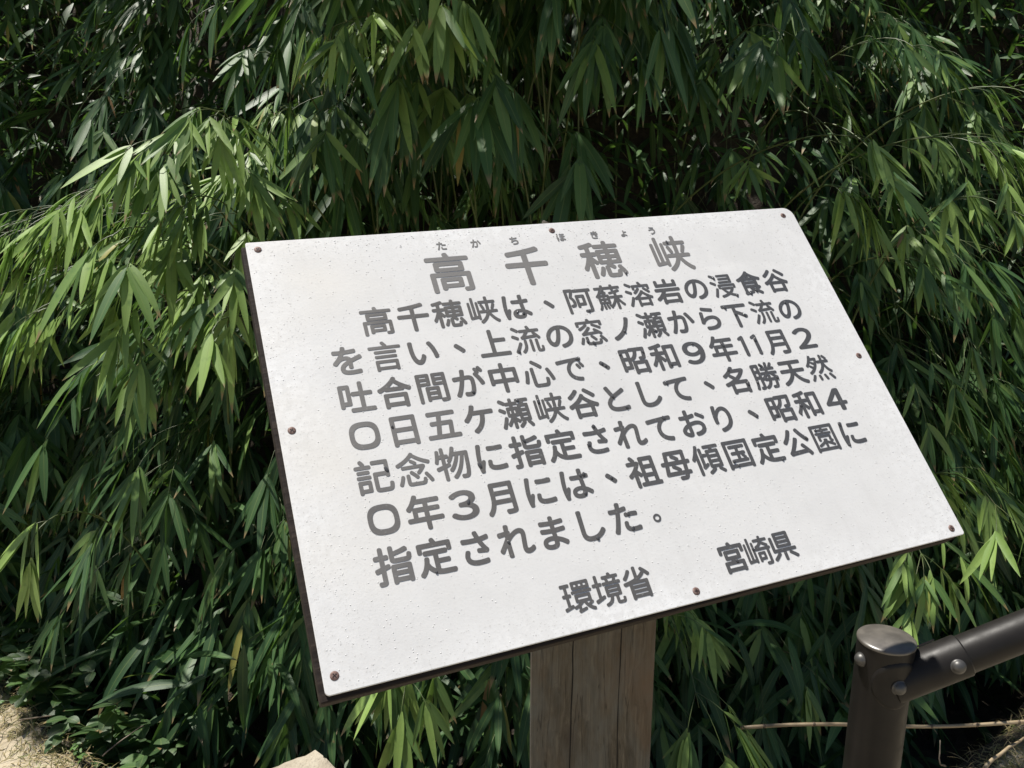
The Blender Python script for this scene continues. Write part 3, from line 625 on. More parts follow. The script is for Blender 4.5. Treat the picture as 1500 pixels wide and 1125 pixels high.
"吐": [[375,116,865,116,884,121,899,135,906,155,904,188,896,203,879,215,865,218,691,218,686,219,683,222,683,517,686,522,850,523,860,527,871,536,878,551,880,565,880,589,875,604,865,615,850,623,686,624,683,628,683,676,683,831,679,850,669,865,652,874,609,874,599,870,587,860,582,850,578,836,578,628,575,625,430,624,411,616,399,604,393,589,393,556,404,536,415,526,435,522,575,522,578,517,578,222,575,219,570,218,377,218,357,213,348,206,339,193,335,179,335,155,340,140,348,128,358,121],[151,222,169,219,188,220,208,228,221,246,224,280,227,284,353,284,372,292,386,309,390,329,390,768,387,783,382,792,362,808,348,811,164,811,150,807,140,802,127,783,124,768,124,261,127,246,133,237,140,229],[227,387,224,391,224,705,227,709,285,709,289,705,289,391,285,387]],
"和": [[299,82,333,81,348,85,362,96,370,111,372,406,373,401,377,399,420,338,440,323,459,320,473,325,483,333,502,360,504,357,505,155,513,135,529,121,541,117,570,117,589,125,599,135,606,150,609,185,749,185,752,179,753,155,757,145,770,130,787,123,816,123,836,128,850,143,856,159,857,768,854,783,844,797,831,806,812,810,551,810,531,807,514,792,505,773,504,633,502,631,478,641,406,641,372,643,372,754,469,780,486,792,495,812,495,831,488,845,473,863,459,873,444,876,430,874,357,852,304,840,155,813,140,807,130,799,121,778,122,763,131,739,140,729,155,721,169,720,266,734,268,729,268,647,266,641,135,639,121,632,107,614,104,599,105,575,111,560,126,546,145,541,237,541,241,536,210,469,181,415,150,367,97,300,90,280,91,266,110,232,121,223,145,215,164,221,181,237,212,280,266,372,268,362,269,116,277,97,288,87],[609,288,607,705,614,708,749,708,752,705,752,290,744,287],[502,394,488,415,384,536,386,541,396,541,478,541,493,544,502,549,505,546,505,401]],
"国": [[163,87,193,84,213,88,228,101,237,126,763,126,765,111,769,101,778,93,792,86,826,85,841,88,850,96,857,106,861,121,859,816,849,836,841,842,826,845,174,845,159,842,150,835,142,821,139,807,139,121,145,101,154,92],[237,216,234,222,235,754,763,754,763,217],[294,261,710,261,725,264,738,275,746,295,746,314,743,324,734,335,725,342,700,348,708,367,705,386,681,416,644,454,681,456,691,461,703,473,709,488,709,502,708,512,700,527,691,535,676,540,541,541,541,628,700,629,715,635,726,647,729,657,729,686,725,698,715,709,696,715,628,716,304,716,290,712,276,700,270,686,270,662,277,643,290,632,304,628,449,628,450,623,449,541,319,539,301,527,293,502,296,478,306,464,319,457,449,455,450,348,444,346,295,346,280,343,268,333,261,324,258,314,258,295,263,280,271,270,280,264],[541,347,541,454,583,454,574,435,575,420,580,411,633,348,628,346]],
"園": [[160,92,174,88,193,89,202,92,215,101,223,121,227,123,768,123,775,121,777,111,783,101,797,90,831,89,841,92,853,101,858,111,860,126,860,807,856,826,845,837,826,842,174,842,159,839,148,831,142,821,140,807,140,121,145,105],[227,203,223,208,223,213,223,754,223,758,227,762,464,761,467,758,458,744,457,725,454,722,319,721,300,713,293,705,289,691,293,676,300,668,319,660,454,659,457,652,457,633,454,630,271,630,251,622,245,614,241,599,245,585,251,576,271,568,478,567,725,567,739,571,752,585,756,604,749,618,734,628,541,630,538,633,538,657,541,659,691,661,700,666,708,676,712,696,705,710,696,718,686,721,541,722,538,725,536,744,527,758,531,762,773,761,775,758,775,208,773,204,768,203,671,203,517,203,507,208,518,217,525,232,527,321,618,279,705,229,720,228,729,232,739,238,751,251,755,271,748,285,734,296,684,324,684,329,730,362,735,372,738,386,736,396,730,406,707,420,707,517,705,531,694,546,676,552,329,552,307,546,298,536,295,527,294,420,300,401,314,390,329,387,353,388,367,395,377,406,381,420,379,430,371,444,372,490,623,492,628,488,628,444,619,425,620,411,633,394,653,386,614,358,548,386,543,391,552,401,556,415,552,430,541,441,517,448,473,448,454,443,444,436,437,425,436,411,440,396,391,363,353,342,256,300,242,287,237,271,241,256,256,238,266,232,280,231,370,271,444,314,447,309,447,232,454,217,465,208,464,205]],
"境": [[367,92,382,91,440,108,488,132,527,164,560,213,576,256,585,304,589,306,639,304,641,159,648,135,665,116,691,104,725,100,807,101,831,104,850,111,868,126,880,150,888,208,884,227,874,238,865,244,850,248,836,247,826,242,816,227,813,188,807,176,792,173,725,174,722,188,722,304,749,306,787,306,802,309,816,319,822,333,823,536,819,551,811,560,802,565,787,568,454,568,435,564,421,551,418,536,418,333,425,319,440,308,498,306,501,304,501,300,496,275,483,242,461,213,430,190,391,173,357,164,348,159,340,150,336,135,340,121,353,101],[134,208,145,205,155,207,338,280,372,294,384,309,386,324,381,348,372,361,362,367,343,369,295,351,289,353,289,589,295,593,338,593,353,596,365,609,370,628,368,652,363,662,353,671,338,675,289,676,289,787,289,841,280,857,270,865,256,868,232,868,217,861,209,850,205,836,204,676,135,673,125,667,115,652,114,618,118,609,127,599,140,593,198,593,205,589,204,319,130,292,117,285,109,275,106,256,113,232,121,217],[502,373,499,377,499,401,502,405,734,405,739,401,739,377,734,373],[502,470,499,473,499,498,502,501,734,501,739,498,739,473,734,470],[403,589,836,588,850,592,862,604,868,623,866,643,855,657,845,663,836,665,748,667,767,710,766,725,755,739,758,742,821,743,837,754,844,768,845,783,842,797,831,812,816,817,783,818,671,818,667,821,647,865,633,877,618,881,594,876,581,870,575,863,569,845,577,821,575,818,435,818,420,814,411,806,404,792,403,778,406,761,415,749,425,743,483,740,477,725,477,715,491,667,406,665,386,654,378,638,379,614,386,599],[570,665,566,691,547,739,551,742,676,742,691,742,696,739,664,667]],
"天": [[147,92,169,88,187,92,266,130,348,185,411,242,454,295,494,362,502,382,522,346,568,275,623,213,681,163,758,116,826,88,841,88,850,90,863,97,872,106,894,140,894,159,887,174,874,185,816,208,749,246,691,294,639,353,599,415,579,459,585,462,841,462,855,464,870,471,882,488,885,527,882,541,876,551,866,560,845,566,551,567,546,570,548,715,556,718,623,718,807,718,828,725,840,734,847,749,848,787,844,802,836,811,821,820,812,823,188,823,169,818,156,807,148,787,149,749,159,731,179,720,440,717,441,623,438,570,435,567,155,566,135,558,124,546,118,527,119,493,130,474,150,463,411,462,415,459,405,430,378,377,333,319,275,266,203,218,130,183,120,174,112,155,115,130,135,101]],
"定": [[149,87,164,84,179,87,208,111,254,169,295,241,319,207,372,160,435,126,502,106,585,95,667,93,841,93,865,98,874,106,883,121,892,150,891,164,879,184,860,196,623,198,558,203,553,208,553,329,556,333,763,334,778,338,790,348,798,362,801,377,800,396,796,411,783,425,768,432,556,433,553,440,553,527,729,529,748,536,761,551,766,565,768,590,783,575,797,570,836,571,855,580,865,594,869,614,869,754,864,773,850,787,831,793,565,793,522,874,507,886,488,889,454,881,439,870,429,850,428,836,444,797,440,793,420,793,174,793,155,789,145,783,136,773,131,758,131,614,137,589,152,575,169,570,198,570,213,575,224,585,234,609,234,686,237,692,758,692,763,691,763,608,744,626,725,631,280,631,266,628,256,622,241,604,238,570,244,551,261,534,280,528,446,527,446,242,444,236,420,252,388,280,368,304,353,330,336,367,351,449,349,469,343,482,330,493,314,498,285,500,266,494,254,483,247,469,238,411,224,353,201,290,173,237,140,193,115,169,105,150,104,135,111,118]],
"宮": [[241,82,271,82,285,86,298,97,309,116,700,116,715,95,734,86,768,85,792,97,803,111,806,130,806,348,803,362,796,377,783,387,768,391,531,392,527,393,526,396,541,424,696,424,710,427,720,433,731,444,736,464,737,560,735,647,724,667,705,678,309,679,290,676,277,667,267,652,264,638,264,469,270,444,284,430,300,424,415,424,422,420,411,392,242,391,222,384,211,372,204,348,204,121,209,106,217,93,227,87],[309,213,309,295,696,295,700,290,700,217,696,213],[367,518,365,522,365,580,367,586,628,586,632,585,633,580,632,522,628,518],[161,580,174,578,203,579,217,587,228,599,233,614,233,705,237,708,763,708,767,705,767,618,773,599,783,587,797,580,812,578,841,579,853,585,864,594,872,614,873,763,866,787,855,799,836,807,560,808,556,812,522,874,507,885,493,888,478,887,454,880,434,865,426,845,427,831,436,812,430,808,174,808,159,805,140,793,131,773,131,623,132,609,139,594]],
"岩": [[291,82,309,78,338,78,348,80,363,92,377,114,725,114,729,114,744,91,763,81,797,80,821,90,833,106,836,121,836,372,831,391,821,403,807,410,792,413,401,413,397,415,440,484,850,484,865,487,885,502,893,522,892,556,884,570,874,579,850,585,150,585,135,582,123,575,115,565,110,551,109,522,117,502,134,488,155,484,315,483,274,425,234,382,188,340,145,307,110,285,99,271,96,256,97,242,101,232,121,207,135,196,155,194,169,199,203,220,271,271,271,111,276,97],[377,213,377,315,729,315,729,213],[198,633,807,633,821,640,831,650,836,662,838,676,838,812,830,831,816,845,802,850,768,850,754,845,743,836,732,812,732,734,729,731,652,731,556,731,553,734,551,855,541,875,522,887,488,888,473,885,459,875,450,860,447,845,447,734,444,731,275,731,271,734,271,807,265,831,256,841,242,849,198,849,188,845,178,836,167,812,167,676,169,662,174,650,184,640]],
"峡": [[406,101,420,97,440,101,483,131,531,174,570,216,599,256,627,304,638,329,643,326,684,251,719,203,757,159,800,121,831,100,841,99,855,101,865,107,881,126,890,145,889,159,883,169,850,192,814,222,774,266,739,314,710,362,695,396,860,398,874,402,887,415,890,425,890,449,885,464,874,474,860,478,773,479,770,483,783,491,790,502,845,614,849,628,843,647,831,659,807,666,787,665,776,657,719,522,719,512,725,498,734,489,746,483,744,479,681,478,678,483,685,565,686,677,691,679,841,679,855,682,868,691,875,705,874,735,871,744,862,754,845,759,691,759,686,763,686,845,682,860,668,874,657,879,628,878,617,874,608,865,602,850,602,763,599,759,449,759,432,749,426,739,424,729,426,700,435,687,444,682,459,679,599,679,602,676,600,551,594,480,443,478,425,474,415,466,414,469,413,710,401,728,386,735,367,733,354,725,348,715,345,700,345,329,343,324,314,320,310,324,309,845,302,860,290,868,261,870,249,865,240,855,235,836,235,314,227,309,208,307,205,309,203,710,198,722,188,731,179,735,164,735,150,731,142,725,134,705,133,261,138,242,147,232,159,226,169,226,343,249,347,227,357,212,372,205,391,206,407,217,414,232,415,411,425,402,440,398,575,396,565,367,544,324,512,276,473,234,430,197,386,168,378,159,375,145,377,134],[511,488,527,486,546,493,560,506,565,522,548,585,527,638,519,652,504,662,488,664,469,656,459,647,453,628,491,507,498,497]],
"崎": [[665,92,681,88,720,89,783,94,816,106,834,126,841,145,843,169,844,493,870,495,879,498,893,512,897,527,895,546,880,565,870,569,836,570,850,588,854,599,852,618,845,629,778,671,681,725,686,729,850,731,863,739,870,754,870,778,865,791,855,800,841,804,700,804,696,807,699,845,696,858,681,874,667,877,643,876,623,861,619,850,614,805,473,804,454,800,442,787,438,773,441,749,454,733,469,729,589,729,594,729,596,725,575,687,551,664,522,646,454,618,446,609,442,599,442,589,449,570,435,568,420,557,416,560,416,565,414,720,403,734,386,741,372,741,357,734,349,725,345,710,345,300,343,297,307,295,307,599,307,836,304,850,293,865,275,871,256,870,246,867,238,860,232,850,231,290,227,285,198,282,195,285,194,290,194,715,190,725,182,734,174,739,159,741,140,737,132,729,126,720,124,232,131,213,143,203,159,200,343,217,353,194,367,184,391,184,408,193,414,203,416,213,416,498,419,507,435,496,449,494,758,494,761,488,760,169,671,168,652,160,642,145,641,130,650,106,657,97],[496,188,517,188,531,194,541,208,546,234,676,235,691,242,699,251,704,271,704,425,695,444,678,454,502,455,488,452,475,440,469,420,469,222,473,208,478,198],[546,306,546,384,628,384,628,306],[541,570,546,570,550,575,585,593,609,610,652,653,736,604,782,575,783,571,787,570]],
"年": [[517,82,531,79,565,82,583,92,592,106,595,121,596,271,860,272,884,282,892,290,898,304,899,333,896,348,886,362,870,372,599,373,595,377,595,493,599,497,807,498,827,507,839,527,841,556,837,575,824,589,807,597,597,599,595,681,599,685,821,685,841,691,855,706,860,720,859,754,853,768,841,779,816,787,696,787,377,787,374,787,375,792,392,836,391,850,386,860,377,871,362,879,333,886,314,884,300,876,290,865,248,773,217,720,183,671,125,609,118,594,118,575,127,556,155,534,174,527,188,527,203,535,246,582,248,580,244,575,240,556,240,377,237,373,140,373,121,366,108,353,103,333,103,309,111,290,126,277,145,272,488,272,490,116,498,97],[348,373,344,377,344,382,344,493,348,497,488,497,488,374],[256,589,256,594,319,685,488,684,488,598,285,598,271,597]],
"心": [[406,101,614,99,657,104,686,116,700,126,720,150,736,188,746,246,751,304,745,324,729,339,700,350,686,349,675,343,665,333,660,319,653,242,646,213,638,198,628,192,609,190,454,190,420,193,413,198,412,203,410,237,408,623,401,636,386,647,377,650,348,650,333,645,324,638,317,628,313,614,313,222,316,184,326,150,344,126,367,111],[163,222,174,222,188,227,198,234,206,246,230,329,242,382,264,507,269,541,267,556,262,565,246,577,217,583,203,582,193,578,186,570,178,556,151,411,137,357,111,275,112,256,121,242,130,235],[833,246,850,247,889,265,899,280,900,300,877,382,837,493,797,585,789,594,778,600,758,603,725,589,712,575,709,556,769,401,809,266,821,252],[576,604,594,600,609,603,635,628,645,647,644,662,639,671,617,696,550,754,430,843,415,846,401,845,391,840,376,826,369,816,364,802,365,787,370,778,483,687]],
"念": [[384,111,618,109,657,112,686,121,705,135,713,145,726,169,733,198,738,242,731,256,720,266,691,275,681,273,670,266,659,251,653,213,647,199,641,193,618,189,536,189,411,190,386,194,383,198,382,208,380,367,372,379,357,388,329,389,314,385,300,372,296,357,296,208,300,171,307,150,324,130,348,118],[156,135,169,134,183,140,193,150,201,164,233,237,262,329,263,343,254,362,246,369,221,377,203,374,193,367,186,357,155,266,116,184,115,169,121,155,130,147],[824,150,841,148,870,160,882,174,886,193,876,217,839,285,792,357,774,382,767,386,744,390,725,383,709,367,705,348,709,338,766,246,807,164],[522,266,536,262,546,264,570,280,582,295,582,314,570,334,524,386,469,440,444,459,425,462,401,449,387,430,387,411,393,401,461,333,508,275],[577,362,594,360,609,367,660,415,715,478,740,512,753,536,753,556,744,569,725,581,705,587,304,586,242,585,232,581,222,573,217,560,218,531,228,517,246,509,633,508,614,483,552,420,547,411,546,396,549,386,560,374],[148,575,159,573,169,574,216,594,280,627,338,661,401,705,493,783,532,749,585,709,652,665,719,628,821,582,841,579,853,585,874,610,880,623,880,638,873,652,865,659,841,668,758,703,696,735,638,770,580,811,541,845,536,865,527,874,498,887,483,888,464,877,428,836,377,789,315,744,246,704,124,647,114,633,114,614,133,585],[524,594,536,591,546,592,560,599,580,622,580,643,574,652,551,672,478,719,459,723,440,714,425,696,425,676,440,657,478,631]],
"指": [[161,82,208,81,261,87,285,97,304,115,314,135,318,159,319,398,323,401,406,428,419,440,427,454,421,498,411,512,401,518,377,522,318,507,319,618,382,619,396,624,407,633,415,647,417,681,406,705,391,716,377,719,318,720,318,845,315,860,305,874,290,885,256,887,242,884,232,878,224,870,217,855,214,720,140,719,126,716,111,705,99,681,102,647,110,633,121,624,140,618,213,618,216,614,216,478,213,475,116,447,101,434,94,415,95,401,104,372,111,361,126,351,135,348,150,349,213,368,216,362,216,184,213,178,164,179,150,176,135,165,127,150,127,130,137,101,145,92],[461,82,488,80,502,83,522,96,530,116,536,118,758,118,778,92,787,86,802,84,831,85,851,97,861,111,864,126,864,444,861,459,855,469,841,481,821,487,473,487,459,484,442,473,433,459,430,444,430,121,433,106,438,97,449,87],[531,212,531,257,758,258,761,251,761,217,758,212],[531,352,531,392,758,392,761,386,761,353,758,350],[529,517,763,515,802,517,836,527,865,548,881,575,887,589,895,623,898,667,893,681,884,692,850,706,836,707,826,704,808,691,801,676,791,623,787,618,778,614,575,613,541,615,535,618,533,667,536,671,707,710,802,739,816,746,826,754,834,773,831,792,821,807,797,829,783,834,763,833,657,796,536,766,533,773,533,845,529,860,522,871,502,883,473,884,454,881,440,871,433,860,430,845,430,628,433,589,444,560,464,538,493,524]],
"日": [[235,92,246,89,271,88,295,95,310,111,315,126,315,140,319,142,686,142,689,140,690,126,697,111,705,101,715,96,729,93,758,93,773,97,787,107,795,121,798,135,797,797,792,812,784,821,773,828,758,831,251,831,232,826,221,816,212,802,209,787,209,130,214,111,227,97],[319,247,315,251,315,435,319,439,686,439,689,435,689,251,686,247],[319,543,315,546,315,551,315,720,316,725,319,727,686,727,689,720,689,546,686,543]],
"昭": [[461,82,493,80,512,86,524,97,536,120,758,120,768,102,778,92,797,84,831,85,851,97,861,111,864,126,864,420,862,435,855,449,841,460,821,464,473,464,454,461,444,453,435,440,431,420,431,126,432,111,440,97],[163,174,193,175,213,184,225,203,227,237,372,239,386,242,401,252,410,266,413,280,413,469,415,470,425,465,440,462,449,462,459,467,507,496,556,540,591,589,617,643,634,700,643,744,647,748,763,748,769,744,758,623,748,580,744,574,739,573,676,573,657,565,645,551,640,531,645,507,653,493,667,481,681,476,773,478,797,485,812,493,826,504,838,522,850,556,859,599,869,710,875,807,869,826,862,836,850,843,831,847,449,847,435,845,420,838,410,826,406,814,401,811,386,822,367,825,169,825,150,820,131,802,126,783,126,213,129,198,135,187,146,179],[536,219,533,222,533,227,533,362,536,366,758,365,758,220],[227,338,227,484,232,487,309,487,313,483,313,338],[415,557,413,565,413,758,415,761,425,753,440,748,522,748,536,747,538,744,535,725,520,676,501,638,471,599,435,568],[227,587,227,725,232,727,309,727,313,725,313,720,313,589,309,585,232,585]],
"月": [[543,87,560,83,623,83,686,87,715,92,739,100,758,112,775,130,783,150,788,193,788,802,785,816,780,826,763,839,744,843,280,843,256,838,242,823,235,807,234,531,227,425,211,353,184,280,150,222,107,174,101,164,98,140,106,121,135,94,155,88,179,95,206,121,242,166,269,213,291,261,314,334,319,339,676,339,680,338,681,333,681,193,671,189,546,189,527,181,514,164,512,145,527,101],[338,442,334,444,340,536,343,542,676,542,679,541,681,536,681,444,676,442],[343,643,340,647,340,734,343,741,676,741,680,739,681,734,681,647,677,643]],
"母": [[531,82,633,81,667,85,691,93,717,111,739,139,753,169,768,216,831,217,845,222,857,232,865,246,867,261,865,285,858,300,848,309,836,315,787,316,781,319,795,483,850,485,865,489,874,495,884,506,889,517,889,556,881,570,865,583,850,586,807,586,801,589,811,807,806,826,792,840,768,847,362,847,285,846,271,841,258,831,250,812,221,589,217,586,140,584,123,575,111,556,111,517,116,506,126,495,135,489,150,485,205,483,166,266,167,246,174,233,184,224,208,217,652,216,655,213,648,193,641,184,633,178,527,179,512,174,502,166,492,145,498,111,510,92],[285,317,311,483,314,485,398,483,383,469,377,459,375,435,383,415,406,399,490,343,519,319,517,317],[594,316,592,319,604,333,610,353,607,367,598,382,531,434,449,483,522,485,686,485,689,483,675,319,671,316],[329,586,326,589,348,745,353,748,420,748,430,744,411,725,405,705,412,681,420,671,435,662,517,610,544,589,541,587],[604,588,620,609,625,623,622,643,615,657,551,704,480,744,488,748,556,748,700,747,704,744,696,587,609,586]],
"流": [[337,101,353,100,367,105,403,135,440,184,464,237,477,285,483,331,485,449,483,459,478,469,469,476,454,480,425,478,415,472,407,459,404,343,399,304,388,266,366,222,339,188,311,164,305,155,304,140,307,130,314,121],[747,106,768,103,816,103,850,108,866,116,879,129,887,145,892,164,897,242,894,251,884,263,865,271,845,268,837,261,832,251,828,193,824,179,807,177,784,179,783,309,783,444,778,464,769,473,758,478,729,480,710,470,702,454,701,203,703,159,708,140,716,126,729,114],[174,111,193,111,213,126,278,237,345,362,349,377,345,391,324,413,314,419,304,420,290,417,275,406,207,285,135,169,134,155,138,140,147,130],[576,126,599,124,614,128,627,140,631,155,632,444,623,468,606,478,585,479,570,475,558,464,553,449,553,159,557,140,565,131],[815,473,826,471,841,474,865,489,875,502,875,522,864,541,819,599,743,686,749,690,850,690,868,696,879,710,883,734,878,754,865,766,850,770,662,770,658,773,624,855,614,868,599,874,589,874,560,866,553,860,547,850,546,836,568,773,565,770,362,769,348,762,338,748,335,763,329,774,268,821,213,857,193,861,179,857,171,850,156,831,152,816,156,802,164,792,226,749,275,709,290,703,304,704,315,710,333,735,341,705,357,692,478,690,485,686,409,594,391,582,367,572,356,560,352,546,359,517,364,507,374,498,391,492,464,501,773,523,778,519,803,483],[247,493,271,489,287,498,306,527,307,541,304,551,295,563,266,582,213,612,169,633,147,633,132,623,116,599,115,585,118,575,130,563,193,529],[507,584,589,690,691,690,697,686,680,671,677,657,680,643,715,598]],
"浸": [[351,97,362,92,372,92,449,110,531,137,604,170,609,170,671,138,744,111,816,92,826,92,837,97,851,111,864,135,862,150,851,164,758,190,696,214,683,222,725,259,756,295,796,357,807,382,812,399,826,386,841,382,865,384,880,396,886,406,888,415,888,493,886,507,879,518,870,527,855,531,362,531,353,529,343,524,333,514,329,502,328,415,332,401,346,386,357,382,386,384,401,394,403,377,409,367,420,357,435,353,440,333,463,300,500,256,534,222,444,189,353,168,343,164,333,150,330,130,338,111],[183,111,200,116,215,130,263,242,311,362,313,382,306,396,285,412,266,418,251,414,239,401,188,279,135,164,134,150,141,135,169,115],[609,264,554,309,518,353,614,353,701,353,665,309],[807,402,792,419,778,425,763,428,435,427,420,423,411,416,407,420,407,454,411,460,802,460,806,459],[240,502,251,498,261,498,278,507,298,536,299,551,295,565,286,575,256,595,169,642,150,646,140,642,129,633,117,618,114,609,113,594,116,585,126,575,188,538],[416,560,792,560,807,564,814,570,823,585,824,594,824,816,820,831,812,841,802,847,792,848,411,847,400,841,392,831,387,812,389,802,396,790,411,779,589,778,739,777,739,741,440,740,425,734,414,720,411,696,420,679,431,671,444,668,739,668,739,631,415,630,396,618,390,609,387,594,389,585,398,570],[284,720,304,721,317,729,337,758,338,773,335,783,326,792,298,812,209,860,188,864,179,860,169,852,156,836,153,826,153,812,157,802,166,792]],
"溶": [[426,92,440,88,459,89,468,92,480,101,486,111,487,121,493,123,715,123,725,103,739,92,768,91,783,95,795,106,800,126,800,338,802,341,836,323,850,320,860,322,875,333,890,367,889,382,879,395,802,436,715,495,650,551,647,556,647,575,638,588,604,602,589,604,575,597,546,557,512,518,483,490,420,436,333,380,323,396,297,415,280,418,265,411,255,396,200,280,136,159,140,140,153,126,179,109,193,108,203,111,217,124,229,145,274,237,324,345,348,319,362,312,377,313,406,330,407,121,411,106],[488,200,488,305,715,306,718,300,718,203,715,199],[488,382,488,386,539,430,599,492,604,491,671,431,732,386,729,382],[248,493,271,489,287,498,306,527,308,541,305,556,296,565,266,583,169,633,150,636,135,628,114,599,113,585,117,575,130,562],[384,498,396,495,409,498,435,515,493,566,551,632,558,647,557,662,546,678,527,687,507,690,493,683,430,617,357,558,352,541,355,527,362,515],[797,507,807,504,821,505,845,522,853,531,856,541,853,560,792,620,713,686,700,691,691,691,667,679,654,657,657,639,787,513],[369,623,401,622,411,626,420,634,426,647,427,700,430,707,787,707,793,705,793,652,801,633,807,628,821,622,850,623,866,633,873,647,874,754,869,768,860,778,845,783,821,783,667,784,618,870,609,876,594,879,570,873,556,861,548,841,550,831,571,787,565,783,377,783,362,779,354,773,346,754,347,647,354,633],[288,710,304,711,324,725,340,749,341,763,337,773,329,783,300,803,203,859,188,860,179,856,159,836,154,826,152,816,159,797,169,787]],
"瀬": [[426,87,444,83,464,85,478,92,489,106,493,121,493,271,531,232,551,224,565,226,580,235,596,261,599,275,602,271,614,263,633,256,589,204,540,159,533,150,530,135,533,121,543,106,565,92,585,89,599,95,638,128,686,179,705,203,713,217,714,232,711,242,698,256,705,259,744,259,751,256,744,246,741,237,741,227,746,213,787,155,817,106,826,97,841,91,860,93,884,106,894,121,897,135,894,150,860,201,817,256,821,259,845,261,855,265,865,275,871,290,871,681,865,696,845,710,768,712,763,715,778,761,860,761,884,768,898,787,899,816,889,836,874,845,860,848,797,848,594,846,580,838,570,826,567,807,570,783,565,780,493,781,489,855,478,871,459,880,430,879,415,870,408,860,404,845,403,783,401,780,319,779,309,793,266,826,213,859,193,867,179,866,166,860,145,836,142,826,143,812,153,792,208,755,256,718,275,715,290,720,304,701,324,694,401,693,403,691,403,657,401,651,343,651,329,648,314,640,305,623,305,420,314,405,327,396,379,391,329,309,304,275,265,232,260,222,258,208,261,193,280,164,300,154,319,157,329,164,355,198,401,269,404,261,405,116,413,97],[159,106,174,103,188,105,200,111,208,121,254,232,299,353,302,367,297,386,290,396,266,412,256,415,242,414,228,406,217,394,170,271,120,159,119,145,125,130,135,120],[589,299,495,377,493,392,507,393,565,394,575,397,589,407,592,406,593,304],[681,342,678,348,678,382,681,386,783,386,786,382,786,348,783,342],[681,466,678,473,678,502,681,508,783,508,786,502,786,469,783,466],[386,477,382,478,382,565,406,568,410,565,410,560,409,478],[488,477,486,483,486,565,488,567,517,567,518,478],[235,498,256,500,273,512,285,529,290,541,291,556,288,565,280,576,251,597,171,643,159,645,145,644,129,633,113,609,111,594,115,580,126,567,179,535,223,502],[681,588,678,594,678,623,681,630,783,630,786,623,786,594,783,588],[589,636,575,647,565,650,493,651,492,691,498,693,570,693,585,696,594,701,603,710,608,720,609,734,606,758,609,761,676,761,680,758,673,715,667,712,623,711,604,701,594,684,593,643]],
"然": [[153,97,174,93,184,96,196,106,242,170,283,242,287,256,283,271,271,283,251,290,232,292,222,289,212,280,165,203,123,145,119,130,123,116,132,106],[821,97,841,94,870,107,883,121,886,140,879,156,843,213,801,271,783,290,773,296,758,297,730,285,719,271,717,251,720,242,768,174,807,108],[394,101,411,99,440,104,451,111,458,126,457,164,444,246,438,261,429,271,411,276,386,273,370,261,363,246,375,126,382,111],[602,101,614,101,647,110,658,121,662,135,652,174,620,256,613,271,599,280,580,281,556,274,543,261,539,246,577,126,585,111],[456,295,469,294,483,300,522,324,571,362,609,401,638,438,671,499,706,430,731,391,763,353,797,322,823,304,841,302,856,309,880,338,884,348,883,362,874,374,845,395,809,430,776,473,747,527,726,575,715,618,860,620,872,628,878,638,881,652,880,676,874,689,865,698,855,701,831,702,827,705,850,720,858,729,861,739,860,754,844,778,812,817,787,844,773,854,754,854,734,842,722,826,721,812,728,797,788,720,806,705,802,702,710,702,707,705,706,845,700,855,691,864,681,867,662,868,647,866,638,861,629,850,625,841,623,702,522,702,507,698,505,700,522,768,521,778,512,790,478,805,353,805,351,807,363,841,359,860,353,868,343,874,309,880,295,876,283,865,246,777,215,720,179,667,145,626,116,596,111,585,111,575,120,556,140,538,159,534,174,541,211,575,285,679,280,657,281,647,287,638,362,592,369,585,341,541,333,535,251,589,232,589,213,575,207,565,205,556,207,541,213,532,285,478,266,459,217,422,145,380,136,367,135,351,141,338,161,314,174,309,188,310,259,348,329,402,397,478,450,560,488,647,500,628,512,620,614,618,617,614,612,585,595,536,565,484,527,438,478,396,432,367,423,357,419,343,423,324,444,301],[396,656,324,694,304,693,290,682,289,686,311,725,314,729,319,729,425,729,428,725,406,660,401,653]],
"物": [[277,87,304,84,319,87,336,101,342,116,343,392,420,419,436,430,444,444,445,459,439,483,425,498,427,502,449,511,463,527,495,575,536,653,573,652,573,647,559,604,532,541,500,478,466,425,428,377,401,351,394,338,394,319,402,304,425,285,444,279,464,285,497,319,547,386,583,449,615,517,643,589,662,650,667,653,696,653,698,647,679,570,646,469,604,373,556,290,502,222,454,178,446,164,446,145,454,132,483,110,502,107,522,113,575,165,641,256,688,343,727,440,763,552,787,652,794,652,796,647,779,396,770,309,760,251,750,213,734,187,725,184,667,186,652,183,637,174,628,155,634,121,638,111,647,101,667,93,720,93,749,94,773,100,792,110,806,121,818,135,833,164,847,213,860,290,871,396,890,700,887,720,874,736,855,742,575,743,572,744,572,749,596,831,596,850,587,865,570,875,546,879,527,875,517,868,509,855,480,754,455,691,428,638,376,560,375,546,381,531,388,522,408,507,343,487,343,618,396,620,411,626,422,638,427,647,427,681,420,697,401,710,343,714,341,855,333,868,319,878,309,881,290,882,280,880,269,874,259,865,254,855,251,713,227,712,222,715,233,792,229,807,222,818,203,828,179,831,164,825,152,812,147,797,128,667,118,623,97,551,101,534,116,518,140,506,159,509,170,517,179,531,205,618,253,618,251,459,121,422,106,409,101,391,112,353,121,343,140,334,155,336,246,364,253,362,253,116,261,99]],
